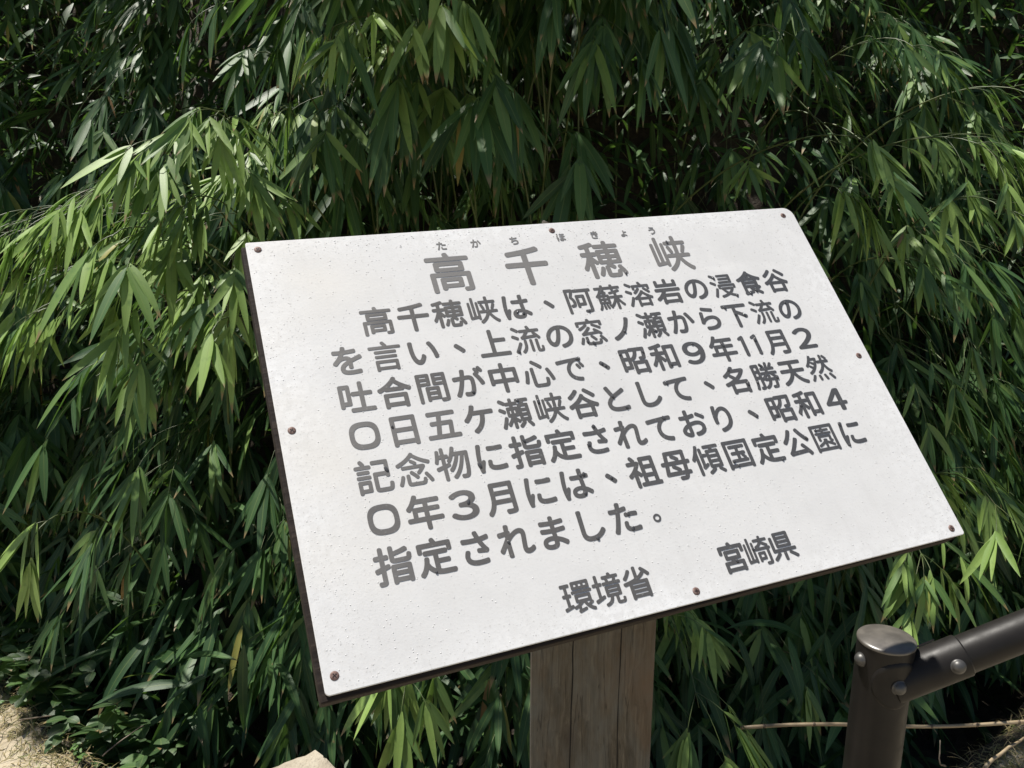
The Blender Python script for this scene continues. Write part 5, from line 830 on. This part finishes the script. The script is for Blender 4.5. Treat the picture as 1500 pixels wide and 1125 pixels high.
# ear of the bracket: a curved plate that hugs the post
b1 = at(1325, 1016, 1.44)
ang0 = math.atan2(b1[1] - cap_c[1], b1[0] - cap_c[0])
ear = []
zc = b1[2]
N1, N2 = 20, 10
ev, ef = [], []
for k in range(N2 + 1):
    rr_ = 0.001 + 0.045 * k / N2
    for j in range(28):
        w = 2 * math.pi * j / 28
        da = rr_ * math.cos(w) / R
        zz = zc + rr_ * math.sin(w) * 1.0
        th = ang0 + da
        o_ = R + 0.0036 - (0.0034 if k == N2 else 0)
        ev.append((cap_c[0] + o_ * math.cos(th), cap_c[1] + o_ * math.sin(th), zz))
for k in range(N2):
    for j in range(28):
        j2 = (j + 1) % 28
        ef.append((k * 28 + j, k * 28 + j2, (k + 1) * 28 + j2, (k + 1) * 28 + j))
ef.append(tuple(range(28))[::-1])
g_.add(ev, ef)
# tongue joining ear and sleeve, and the thin tab over the rail
def oriented_box(c, ux, uy, uz, sx, sy, sz):
    v = []
    for i in (-1, 1):
        for j in (-1, 1):
            for k in (-1, 1):
                v.append(c + ux * i * sx / 2 + uy * j * sy / 2 + uz * k * sz / 2)
    f = [(0, 1, 3, 2), (4, 6, 7, 5), (0, 4, 5, 1), (2, 3, 7, 6), (0, 2, 6, 4), (1, 5, 7, 3)]
    return v, f
rup = unit(np.cross(side, rd)); rup = rup if rup[2] > 0 else -rup
g_.add(*oriented_box(r0 + rd * 0.040 + rup * (RR + 0.006) - side * 0.010, rd, side, rup, 0.062, 0.020, 0.003))
brk = auto_smooth(g_.obj("bracket", M["bronze"], fence), 40)


def bolt(c, d, r, parent):
    g = Geo().lathe([(r * 1.12, -0.0010), (r * 1.12, 0.0008), (r, 0.0014), (r * 0.94, r * 0.35), (r * 0.72, r * 0.64), (r * 0.4, r * 0.82), (r * 0.1, r * 0.88)], c, d, 24)
    o = auto_smooth(g.obj("bolt", M["bolt"], parent), 60)
    o.matrix_parent_inverse = Matrix.Identity(4); o.matrix_basis = parent.matrix_basis.copy()
    return o


d1 = unit(np.array([math.cos(ang0), math.sin(ang0), 0]))
bolt(np.array([cap_c[0], cap_c[1], zc]) + d1 * (R + 0.0036), d1, 0.0125, brk)
c2 = r0 + rd * 0.078 - rup * 0.006
d2 = unit(side - rup * 0.25)
bolt(c2 + d2 * (RR + 0.0016) - d2 * 0.000, d2, 0.0115, brk)
al = math.atan2(-0.25, -1.0)
dl = np.array([math.cos(al), math.sin(al), 0])
bolt(np.array([cap_c[0], cap_c[1], cap_c[2] - 0.036]) + dl * (R + 0.0006), dl, 0.0115, fpost)

# ------------------------------------------------------------------ stone pillar top at the bottom of the picture
apex = at(463, 1096, 1.50)
zt = apex[2]
cL = at_z(372, 1132, zt); cR = at_z(532, 1156, zt)
e1 = (cL - apex); e2 = (cR - apex)
e1 = unit(e1) * 0.22; e2 = unit(e2) * 0.22
rs = np.random.default_rng(5)
N = 12
v, f = [], []
ring = []
corners = [apex, apex + e1, apex + e1 + e2, apex + e2]
for k in range(4):
    a_, b_ = corners[k], corners[(k + 1) % 4]
    for j in range(N): ring.append(a_ + (b_ - a_) * j / N)
ring = np.array(ring); cen = ring.mean(0)
levels = [(-0.55, 1.03, 0.004), (-0.3, 1.02, 0.005), (-0.10, 1.01, 0.005), (-0.02, 1.0, 0.004), (-0.004, 0.985, 0.003), (0.0, 0.95, 0.002), (0.002, 0.6, 0.003), (0.001, 0.25, 0.003)]
nr = len(ring)
for dz, sc_, jit in levels:
    for q in ring:
        v.append(cen + (q - cen) * sc_ * np.array([1, 1, 0]) + np.array([0, 0, dz]) + rs.normal(0, jit, 3) * np.array([1, 1, 0.5]))
for i in range(len(levels) - 1):
    for k in range(nr): f.append((i * nr + k, i * nr + (k + 1) % nr, (i + 1) * nr + (k + 1) % nr, (i + 1) * nr + k))
f.append(tuple((len(levels) - 1) * nr + k for k in range(nr)))
stone = mesh_obj("stone_post", v, f, M["stone"], None, True)
auto_smooth(stone, 40)
tag(stone, "pale rough stone post with a flat sunlit top, left of the timber sign post", "stone post")

# ------------------------------------------------------------------ dry bamboo cane lying across behind the fence post
c0, c1 = at(1085, 1066, 1.95), at(1640, 1056, 1.98)
g_ = Geo(); gj = Geo()
cd = c1 - c0
ts = np.linspace(0, 1, 30)
pts = [c0 + cd * t + np.array([0, 0, 0.006 * math.sin(t * 9)]) for t in ts]
g_.tube(pts, 0.0043, 10)
cane = tag(g_.obj("bamboo_cane", M["cane"]), "thin dry tan bamboo cane lying level behind the metal fence post", "cane")
for t in (0.06, 0.19, 0.33, 0.50, 0.62, 0.73, 0.88):
    q = c0 + cd * t + np.array([0, 0, 0.006 * math.sin(t * 9)])
    gj.tube([q - unit(cd) * 0.003, q, q + unit(cd) * 0.003], [0.0046, 0.0052, 0.0046], 10)
gj.obj("node_rings", M["joint"], cane)


# ------------------------------------------------------------------ bamboo
NS = 7
TW = np.linspace(0, 1, NS + 1)
PROF = np.array([0.15, 0.80, 1.0, 1.0, 0.93, 0.76, 0.46, 0.02])


def leaves_mesh(name, B, D, L, Wd, droop, roll, rnd, face=None, fold=0.22, prof=PROF):
    """many blades as one mesh: base points, start directions, lengths, widths, droop per blade"""
    n = len(B)
    D = unit(D)
    up = np.array([0, 0, 1.0])
    S = np.cross(D, up if face is None else face); bad = np.linalg.norm(S, axis=1) < 0.15
    S[bad] = np.array([1.0, 0.2, 0])
    S = unit(S)
    Nn = np.cross(S, D)
    S = S * np.cos(roll)[:, None] + Nn * np.sin(roll)[:, None]
    P = B.copy()
    V = np.empty((n, NS + 1, 3, 3), np.float32)
    for i in range(NS + 1):
        Nn = unit(np.cross(S, D))
        w = (Wd * prof[i] * 0.5)[:, None]
        V[:, i, 0] = P - S * w + Nn * w * fold
        V[:, i, 1] = P
        V[:, i, 2] = P + S * w + Nn * w * fold
        if i < NS:
            P = P + D * (L / NS)[:, None]
            D = unit(D + np.array([0, 0, -1.0]) * droop[:, None])
            S = unit(S - (S * D).sum(1, keepdims=True) * D)
    base = (np.arange(n) * (NS + 1) * 3)[:, None, None]
    i = np.arange(NS)[None, :, None] * 3
    j = np.arange(2)[None, None, :]
    a = (base + i + j).ravel()
    me = quad_mesh(name, V.reshape(-1, 3), np.stack([a, a + 1, a + 4, a + 3], 1))
    uv = np.empty((n, NS + 1, 3, 2), np.float32)
    uv[..., 0] = np.array([0, 0.5, 1.0]); uv[..., 1] = TW[None, :, None]
    return me, uv.reshape(-1, 2), np.repeat(rnd, (NS + 1) * 3)


def spray(rng, tw, k, L0, spread, acc, wfac=1.0, yellow=0.0, tint=0.0, hang=0.35):
    """k blades opening like a hand from the end of a twig, flat side outward"""
    mood = rng.normal(0, 0.09)
    T = unit(tw[-1] - tw[-3])
    A = unit(np.array([T[0], T[1], 0]) * rng.uniform(0.6, 1.1) + np.array([0, 0, -1.0]) * (hang * 1.5 + rng.uniform(-0.1, 0.5)) + np.array([0, 0, min(0.0, T[2] * 0.3)]))
    sd = np.cross(A, np.array([0, 0, 1.0])); sd = unit(sd) if np.linalg.norm(sd) > 0.15 else np.array([1.0, 0, 0])
    tilt = rng.normal(0, 0.25)
    N = np.cross(sd, A)
    if N[2] < 0: N = -N
    sd = unit(sd + N * tilt)
    N = unit(np.cross(sd, A)); N = N if N[2] > 0 else -N
    half = spread * rng.uniform(0.55, 1.15)
    for i in range(k):
        u = ((i + 0.5) / k * 2 - 1) if k > 1 else 0.0
        ang = u * half + rng.normal(0, 0.13)
        d = A * math.cos(ang) + sd * math.sin(ang) + N * rng.normal(0.05, 0.13) + rng.normal(0, 0.05, 3)
        L = L0 * rng.uniform(0.7, 1.18) * (1.06 - 0.33 * abs(u) ** 1.5)
        w = L * rng.uniform(0.105, 0.145) * wfac
        dr = rng.uniform(0.0, 0.07)
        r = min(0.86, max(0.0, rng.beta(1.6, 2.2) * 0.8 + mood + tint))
        if rng.uniform() < 0.014 + yellow:
            r = rng.uniform(0.88, 1.0); L *= 0.8; w *= 0.62; dr = rng.uniform(0.05, 0.16)
        acc[0].append(tw[-1] - T * rng.uniform(0, 0.022) + rng.normal(0, 0.002, 3)); acc[1].append(d); acc[2].append(L); acc[3].append(w)
        acc[4].append(dr); acc[5].append(rng.normal(0, 0.28)); acc[6].append(r); acc[7].append(N)
    # a smaller pair further back on the twig
    if rng.uniform() < 0.5:
        q = tw[-4]
        for sg in (-1, 1):
            L = L0 * rng.uniform(0.5, 0.85)
            acc[0].append(q); acc[1].append(T + sd * sg * rng.uniform(0.4, 1.0) + np.array([0, 0, -hang * rng.uniform(0.3, 1.2)])); acc[2].append(L); acc[3].append(L * 0.13 * wfac)
            acc[4].append(rng.uniform(0, 0.08)); acc[5].append(rng.normal(0, 0.3)); acc[6].append(min(0.86, max(0.0, rng.beta(1.6, 2.2) * 0.8 + mood + tint))); acc[7].append(N)


def bez(p0, p1, p2, p3, n):
    t = np.linspace(0, 1, n)[:, None]
    return (1 - t) ** 3 * p0 + 3 * t * (1 - t) ** 2 * p1 + 3 * t * t * (1 - t) * p2 + t ** 3 * p3


def bamboo(seed, head, R=0.24, L0=0.17, lean=(0.0, -0.3), fans=13, label="", group=None, spread=0.75, wfac=1.0, yellow=0.0, tint=0.0, per=6, reach=None, hang=0.4):
    rng = np.random.default_rng(seed)
    head = np.asarray(head, float)
    back = rng.uniform(0.45, 0.85) if reach is None else reach
    root = np.array([head[0] - lean[0] * 0.5 + rng.normal(0, 0.12), head[1] + back, 0.0])
    root[2] = float(terrain(root[0], root[1]))
    up_z = max(head[2], root[2]) + 0.10
    ctip = head + np.array([lean[0] * R * 0.9, lean[1] * R * 0.9 - R * 0.35, -R * 0.35])
    path = bez(root - np.array([0, 0, 0.05]), np.array([root[0], root[1] - 0.05, root[2] + (up_z - root[2]) * 0.7 + 0.1]), np.array([head[0], head[1] + R * 0.7, up_z + R * 0.25]), ctip, 22)
    o = empty("bamboo_plant", root)
    tag(o, label, "bamboo", group)
    g = Geo()
    g.tube(path, np.linspace(0.0046, 0.0010, 22), 6)
    acc = [[] for _ in range(8)]
    ln2 = np.array([lean[0], lean[1], 0.0])
    for k in range(fans):
        t = rng.uniform(0.55, 1.0) if k else 1.0
        ii = min(20, int(t * 21)); base = path[ii]
        tan = unit(path[ii + 1] - path[ii])
        d = unit(tan * 0.55 + ln2 * 1.2 + np.array([rng.normal(0, 0.55), rng.normal(-0.15, 0.40), rng.uniform(-0.55, 0.40)]))
        ln = R * rng.uniform(0.45, 1.25)
        e = base + d * ln + np.array([0, 0, -0.25 * ln])
        tw = bez(base, base + d * ln * 0.35 + np.array([0, 0, 0.06 * ln]), base + d * ln * 0.75 + np.array([0, 0, 0.0]), e, 8)
        g.tube(tw, np.linspace(0.0011, 0.0007, 8), 4, False)
        spray(rng, tw, int(rng.integers(per - 2, per + 3)), L0, spread, acc, wfac, yellow, tint, hang)
    A = [np.array(a) for a in acc]
    me, uv, rn = leaves_mesh("foliage", *A)
    finish("foliage", me, M["leaf"], o, True, {"rnd": rn}, uv)
    g.obj("stem", M["stem"], o)
    return o


# how far the face of the thicket stands from the camera, at places over the picture (distance along the view axis)
CTRL = np.array([
    (-300, 0, 3.7), (60, 60, 3.6), (250, 60, 3.2), (-200, 400, 2.9), (60, 420, 2.75), (250, 330, 2.65), (330, 560, 2.5), (100, 650, 2.75), (-200, 900, 2.8), (60, 900, 2.65),
    (250, 800, 2.55), (400, 950, 2.45), (480, 100, 2.55), (650, 120, 2.6), (850, 150, 2.9), (1000, 150, 3.0), (600, 300, 3.0), (900, 300, 3.2), (1100, 250, 3.1), (1250, 200, 3.1),
    (1450, 150, 3.2), (1450, 400, 3.0), (1300, 400, 2.95), (1450, 700, 2.75), (1300, 850, 2.65), (1100, 980, 2.5), (950, 1050, 2.35), (650, 1060, 2.3), (1400, 1020, 2.6), (1800, 400, 3.0),
    (1800, 900, 2.7), (600, 700, 2.8), (900, 700, 2.8), (500, -200, 2.0), (700, -200, 1.95), (900, -200, 2.0), (1080, -200, 2.8), (1250, -250, 3.2), (100, -250, 3.3), (1700, -200, 3.3)], float)


def face_d(px, py):
    w = 1.0 / ((CTRL[:, 0] - px) ** 2 + (CTRL[:, 1] - py) ** 2 + 900) ** 1.5
    return float((w * CTRL[:, 2]).sum() / w.sum())


FEATURES = [
    # px, py, d, R, L0, lean, twigs, label, extra
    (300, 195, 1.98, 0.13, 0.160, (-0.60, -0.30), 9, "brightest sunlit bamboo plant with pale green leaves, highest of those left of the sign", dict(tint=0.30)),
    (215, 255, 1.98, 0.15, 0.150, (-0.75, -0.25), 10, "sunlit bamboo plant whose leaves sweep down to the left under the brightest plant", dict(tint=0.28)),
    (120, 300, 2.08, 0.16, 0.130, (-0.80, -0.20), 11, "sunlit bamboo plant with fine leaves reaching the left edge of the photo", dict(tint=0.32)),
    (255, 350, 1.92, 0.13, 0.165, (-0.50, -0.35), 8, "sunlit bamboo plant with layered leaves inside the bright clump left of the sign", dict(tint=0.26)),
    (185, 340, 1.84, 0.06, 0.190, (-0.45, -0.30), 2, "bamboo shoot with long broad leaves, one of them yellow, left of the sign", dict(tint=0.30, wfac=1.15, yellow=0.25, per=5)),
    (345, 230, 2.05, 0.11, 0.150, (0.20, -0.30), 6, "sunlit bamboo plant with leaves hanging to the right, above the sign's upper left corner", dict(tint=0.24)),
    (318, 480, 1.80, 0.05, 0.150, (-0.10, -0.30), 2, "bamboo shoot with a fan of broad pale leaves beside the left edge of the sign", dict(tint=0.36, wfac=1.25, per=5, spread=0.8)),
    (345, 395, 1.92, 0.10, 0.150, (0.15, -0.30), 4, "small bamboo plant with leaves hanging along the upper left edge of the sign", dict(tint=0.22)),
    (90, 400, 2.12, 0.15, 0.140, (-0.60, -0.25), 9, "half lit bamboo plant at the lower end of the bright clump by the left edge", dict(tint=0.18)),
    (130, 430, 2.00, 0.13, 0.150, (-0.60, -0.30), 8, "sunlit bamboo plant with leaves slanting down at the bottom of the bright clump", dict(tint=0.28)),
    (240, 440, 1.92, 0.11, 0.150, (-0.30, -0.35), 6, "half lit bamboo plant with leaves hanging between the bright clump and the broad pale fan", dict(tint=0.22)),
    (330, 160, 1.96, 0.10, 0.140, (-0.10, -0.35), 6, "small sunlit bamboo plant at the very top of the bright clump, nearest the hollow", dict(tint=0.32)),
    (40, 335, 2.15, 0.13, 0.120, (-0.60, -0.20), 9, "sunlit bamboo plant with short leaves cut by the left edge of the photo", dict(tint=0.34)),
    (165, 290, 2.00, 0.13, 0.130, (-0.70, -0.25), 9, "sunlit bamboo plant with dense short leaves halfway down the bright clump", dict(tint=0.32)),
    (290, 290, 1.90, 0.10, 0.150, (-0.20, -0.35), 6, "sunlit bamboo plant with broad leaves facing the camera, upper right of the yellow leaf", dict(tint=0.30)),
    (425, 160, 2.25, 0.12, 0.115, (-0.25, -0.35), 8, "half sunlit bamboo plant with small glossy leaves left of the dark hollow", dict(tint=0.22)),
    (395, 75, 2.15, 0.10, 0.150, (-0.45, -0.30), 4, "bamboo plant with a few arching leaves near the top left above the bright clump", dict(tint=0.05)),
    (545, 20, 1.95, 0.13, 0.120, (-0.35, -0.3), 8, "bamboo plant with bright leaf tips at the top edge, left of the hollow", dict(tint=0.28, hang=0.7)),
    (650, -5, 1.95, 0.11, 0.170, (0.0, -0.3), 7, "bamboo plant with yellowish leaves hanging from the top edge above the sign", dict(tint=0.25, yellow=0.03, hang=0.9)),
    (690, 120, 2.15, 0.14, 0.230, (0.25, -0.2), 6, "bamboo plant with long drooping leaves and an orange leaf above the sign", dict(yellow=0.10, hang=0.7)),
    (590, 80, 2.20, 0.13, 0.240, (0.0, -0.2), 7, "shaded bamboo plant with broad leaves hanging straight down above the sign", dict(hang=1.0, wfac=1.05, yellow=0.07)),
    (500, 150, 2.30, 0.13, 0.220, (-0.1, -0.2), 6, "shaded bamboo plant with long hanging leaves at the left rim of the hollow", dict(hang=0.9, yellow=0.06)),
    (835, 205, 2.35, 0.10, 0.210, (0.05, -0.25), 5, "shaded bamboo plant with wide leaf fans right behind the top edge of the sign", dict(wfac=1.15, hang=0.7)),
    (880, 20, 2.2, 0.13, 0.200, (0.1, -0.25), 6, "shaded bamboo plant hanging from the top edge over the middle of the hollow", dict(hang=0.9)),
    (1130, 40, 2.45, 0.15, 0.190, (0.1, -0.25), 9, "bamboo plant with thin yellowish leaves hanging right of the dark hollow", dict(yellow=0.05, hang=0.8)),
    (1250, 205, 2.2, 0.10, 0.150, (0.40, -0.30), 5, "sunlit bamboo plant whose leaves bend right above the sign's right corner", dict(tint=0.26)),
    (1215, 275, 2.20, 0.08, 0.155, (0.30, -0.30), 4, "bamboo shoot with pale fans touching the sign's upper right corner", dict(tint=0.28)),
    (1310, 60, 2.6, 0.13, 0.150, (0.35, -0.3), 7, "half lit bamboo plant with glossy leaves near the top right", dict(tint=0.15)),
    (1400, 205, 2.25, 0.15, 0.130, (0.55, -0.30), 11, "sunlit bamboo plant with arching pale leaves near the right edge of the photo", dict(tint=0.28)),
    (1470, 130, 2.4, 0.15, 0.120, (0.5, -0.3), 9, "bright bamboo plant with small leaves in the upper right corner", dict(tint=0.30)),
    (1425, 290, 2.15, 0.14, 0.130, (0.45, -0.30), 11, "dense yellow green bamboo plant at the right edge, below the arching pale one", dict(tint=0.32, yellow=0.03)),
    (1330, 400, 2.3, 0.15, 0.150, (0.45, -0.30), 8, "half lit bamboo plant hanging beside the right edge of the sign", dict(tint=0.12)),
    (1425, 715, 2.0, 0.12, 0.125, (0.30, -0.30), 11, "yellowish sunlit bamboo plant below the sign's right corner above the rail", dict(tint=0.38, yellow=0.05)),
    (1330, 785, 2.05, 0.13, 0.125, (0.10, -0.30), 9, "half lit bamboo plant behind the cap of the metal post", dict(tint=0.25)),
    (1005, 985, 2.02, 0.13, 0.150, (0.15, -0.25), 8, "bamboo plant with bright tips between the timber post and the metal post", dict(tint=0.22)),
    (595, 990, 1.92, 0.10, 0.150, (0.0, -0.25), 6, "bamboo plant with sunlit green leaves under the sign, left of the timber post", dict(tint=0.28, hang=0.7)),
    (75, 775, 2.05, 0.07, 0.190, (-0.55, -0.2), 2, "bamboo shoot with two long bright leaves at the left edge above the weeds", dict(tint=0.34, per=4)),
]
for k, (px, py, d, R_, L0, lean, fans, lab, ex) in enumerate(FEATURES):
    if ex.get("tint", 0) > 0.2: ex["tint"] += 0.18  # paler leaf tint paints extra sunlight onto the bright clumps
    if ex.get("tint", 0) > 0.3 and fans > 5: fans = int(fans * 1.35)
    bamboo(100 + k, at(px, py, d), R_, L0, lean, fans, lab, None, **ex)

REG = [
    (lambda x, y: y < 230 and x < 380, "hazy shaded bamboo plant standing back at the upper left", "bamboo plants at the upper left"),
    (lambda x, y: y < 330 and x < 1150, "dark shaded bamboo plant hanging over the hollow above the sign", "bamboo plants over the hollow"),
    (lambda x, y: x >= 1150 and y < 620, "green bamboo plant in the thicket on the right of the sign", "bamboo plants right of the sign"),
    (lambda x, y: x >= 1100, "green bamboo plant behind the metal fence below the sign", "bamboo plants behind the fence"),
    (lambda x, y: x >= 430, "dark bamboo plant in the thicket beneath and behind the sign", "bamboo plants beneath the sign"),
    (lambda x, y: True, "dark green bamboo plant in the thicket left of the sign", "bamboo plants left of the sign"),
]
rng = np.random.default_rng(77)
seed = 300
for gy in range(-330, 1180, 118):
    for gx in range(-330, 1860, 128):
        px = gx + rng.uniform(-60, 60); py = gy + rng.uniform(-55, 55)
        # nothing shows behind the middle of the board
        if 520 < px < 1180 and 430 < py < 880: continue
        # weeds and open dirt at the two lower corners
        if (px < 260 and py > 905) or (px > 1370 and py > 1010): continue
        d = face_d(px, py) + rng.uniform(0.0, 0.45)
        # the dark hollow above the sign: plants stand further back
        d += 0.75 * math.exp(-(((px - 930) / 230) ** 2 + ((py - 190) / 120) ** 2))
        for cond, lab, grp in REG:
            if cond(px, py): break
        left = px < 450
        lean = (rng.normal(-0.35 if left else (0.3 if px > 1150 else 0.0), 0.2), rng.uniform(-0.45, -0.1))
        L0 = rng.uniform(0.16, 0.215)
        if grp.endswith("hollow"): L0 *= 1.15
        h = at(px, py, d)
        if h[2] < 0.12: h[2] = 0.12 + rng.uniform(0, 0.15)
        bamboo(seed, h, rng.uniform(0.20, 0.28), L0, lean, int(rng.integers(13, 18)), lab, grp, spread=rng.uniform(0.6, 0.95), wfac=rng.uniform(0.9, 1.15), hang=rng.uniform(0.5, 1.0) if grp.endswith("hollow") else rng.uniform(0.15, 0.6), tint=rng.uniform(-0.25, -0.08) if grp.endswith("hollow") else rng.uniform(-0.15, 0.06))  # hollow plants get a darker leaf tint: shade painted into the colour
        seed += 1

for gx in range(520, 1000, 80):  # dense rows above the view, added to darken the hollow
    for gy in (-120, -235, -350):
        h = at(gx + rng.uniform(-40, 40), gy + rng.uniform(-45, 45), rng.uniform(1.85, 2.55))
        bamboo(seed, h, 0.26, 0.19, (rng.normal(0, 0.2), -0.2), 14, REG[1][1], REG[1][2], spread=0.6, reach=rng.uniform(0.8, 1.3))
        seed += 1

# unseen tall bamboo, added above the view to shade the hollow and upper left
for (x0, x1, y0, y1, cnt) in ((-1.0, 0.48, 2.60, 3.5, 24), (-2.9, -1.0, 3.25, 4.3, 26)):
    for k in range(cnt):
        h = np.array([rng.uniform(x0, x1), y0 + (y1 - y0) * (k + rng.uniform(0, 1)) / cnt, rng.uniform(3.1, 3.9)])
        bamboo(seed, h, 0.34, 0.20, (rng.normal(0, 0.25), -0.25), 24, "unseen tall bamboo plant added over the bank to shade the thicket", "unseen shading bamboo overhead", spread=0.9, wfac=1.2, reach=rng.uniform(0.9, 1.5))
        seed += 1

# deep leaf mass against the bank, toned dark to paint in its shade
n = 27000
rng = np.random.default_rng(5)
x = np.concatenate([rng.uniform(-3.4, 3.4, 15000), rng.uniform(3.4, 6.0, n - 15000) * rng.choice([-1, 1], n - 15000)]); y = lip_y(x) + rng.uniform(0.30, 3.0, n)
z = terrain(x, y) + rng.uniform(0.02, 0.55, n)
B = np.stack([x, y, z], 1)
D = np.stack([rng.normal(0, 0.6, n), rng.normal(-0.5, 0.4, n), rng.normal(-0.3, 0.5, n)], 1)
L = rng.uniform(0.15, 0.28, n)
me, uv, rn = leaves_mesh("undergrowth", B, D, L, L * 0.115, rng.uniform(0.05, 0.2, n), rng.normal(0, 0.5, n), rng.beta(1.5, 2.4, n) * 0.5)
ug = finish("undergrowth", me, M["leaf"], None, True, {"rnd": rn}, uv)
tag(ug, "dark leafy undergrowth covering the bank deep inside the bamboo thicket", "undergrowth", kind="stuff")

# ------------------------------------------------------------------ weeds at the lower left, dry grass on the lip, twigs
OV = np.array([0.10, 0.62, 0.95, 1.0, 0.92, 0.72, 0.40, 0.02])


def weed(seed, base, h, nl, L0, label, group=None, tint=0.0):
    rng = np.random.default_rng(seed)
    o = empty("weed_plant", base)
    tag(o, label, "weed", group)
    g = Geo(); A = [[] for _ in range(7)]
    for k in range(max(2, nl // 7)):
        tip = base + np.array([rng.normal(0, h * 0.55), rng.normal(-0.02, h * 0.4), h * rng.uniform(0.5, 1.0)])
        path = bez(base, base + np.array([0, 0, h * 0.4]), (base + tip) / 2 + np.array([0, 0, h * 0.3]), tip, 8)
        g.tube(path, np.linspace(0.0022, 0.0009, 8), 5)
        for j in range(7):
            q = path[min(7, 2 + j)] if j < 6 else path[7]
            a = rng.uniform(0, 6.28)
            A[0].append(q); A[1].append((math.cos(a), math.sin(a), rng.uniform(-0.1, 0.5)))
            L = L0 * rng.uniform(0.6, 1.15)
            A[2].append(L); A[3].append(L * rng.uniform(0.5, 0.62)); A[4].append(rng.uniform(0.04, 0.14)); A[5].append(rng.normal(0, 0.3))
            A[6].append(min(0.85, rng.beta(2, 2) * 0.7 + tint))
    me, uv, rn = leaves_mesh("leaves", *[np.array(a) for a in A], fold=0.12, prof=OV)
    finish("leaves", me, M["weed"], o, True, {"rnd": rn}, uv)
    g.obj("stem", M["stem"], o)


rng = np.random.default_rng(9)
for k in range(16):
    px = rng.uniform(-30, 215); py = 975 + 0.28 * px + rng.uniform(-10, 50)
    q = at_z(px, py + 25, 0.0); q[1] = max(q[1], lip_y(q[0]) + 0.07); q[2] = float(terrain(q[0], q[1]))
    weed(40 + k, q, rng.uniform(0.16, 0.28), 35, 0.068, "dark oval leaved weed in the shade at the lower left below the bamboo", "weeds at the lower left")
for k, (px, py, lab) in enumerate(((50, 1052, "small bright green seedling at the sunlit edge of the dirt on the far left"), (118, 1120, "little leafy sprout at the bottom of the dirt edge, lower left"))):
    q = at_z(px, py, 0.0); q[2] = float(terrain(q[0], q[1]))
    weed(70 + k, q, 0.06, 10, 0.022, lab, None, 0.35)

n = 5200
x = np.concatenate([rng.uniform(-1.9, -0.80, n // 2), rng.uniform(0.95, 2.0, n - n // 2)])
y = lip_y(x) + rng.normal(-0.07, 0.065, n)
z = terrain(x, y) + 0.004
D = np.stack([rng.normal(0, 1, n), rng.normal(0, 1, n), rng.uniform(0.0, 0.5, n)], 1)
L = rng.uniform(0.02, 0.07, n)
me, uv, rn = leaves_mesh("dry_grass", np.stack([x, y, z], 1), D, L, rng.uniform(0.0012, 0.003, n), rng.uniform(0.05, 0.3, n), rng.normal(0, 0.5, n), rng.beta(1.2, 1.4, n) * 0.86)
dg = finish("dry_grass", me, M["straw"], None, True, {"rnd": rn}, uv)
tag(dg, "dry straw coloured grass and litter along the edge of the dirt path", "dry grass", kind="stuff")

n = 900
x = np.concatenate([rng.uniform(-2.2, -0.6, n // 2), rng.uniform(0.8, 2.2, n - n // 2)]); y = lip_y(x) - np.abs(rng.normal(0.02, 0.25, n))
r = rng.uniform(0.0015, 0.006, n)
g_ = Geo()
for k in range(n):
    g_.add(*dome((x[k], y[k], float(terrain(x[k], y[k])) - r[k] * 0.2), r[k], rng.uniform(0.7, 1.4), r[k] * rng.uniform(0.5, 0.9), rng.uniform(0, 3), 6, 2))
pb = g_.obj("gravel", M["stone"])
tag(pb, "loose grit and tiny pebbles on the sandy path edge", "gravel", kind="stuff")

for k, (pa, pb_, da, db, rad, lab) in enumerate((
        ((28, 1055), (75, 1048), 2.0, 2.05, 0.0020, "pale dry twig lying on the dirt at the left edge"),
        ((150, 1108), (212, 1062), 2.02, 2.12, 0.0018, "thin dead twig poking up in the dark gap right of the weeds"),
        ((1385, 1122), (1378, 1085), 1.93, 1.93, 0.0022, "short dry stalk standing under the bamboo cane right of the metal post"),
        ((1440, 1125), (1500, 1082), 1.92, 2.0, 0.0050, "thick straw coloured stalk lying at the lower right corner"))):
    a, c = at(*pa, da), at(*pb_, db)
    rr = np.random.default_rng(k)
    pts = np.array([a + (c - a) * t for t in np.linspace(0, 1, 9)]) + rr.normal(0, 0.0009, (9, 3)) + 0.008 * np.sin(np.linspace(0, 3.1, 9))[:, None] * rr.normal(0, 1, 3)
    o = Geo().tube(pts, np.linspace(rad, rad * 0.55, 9), 6).obj("dead_twig", M["twig"] if k != 3 else M["cane"])
    tag(o, lab, "twig")
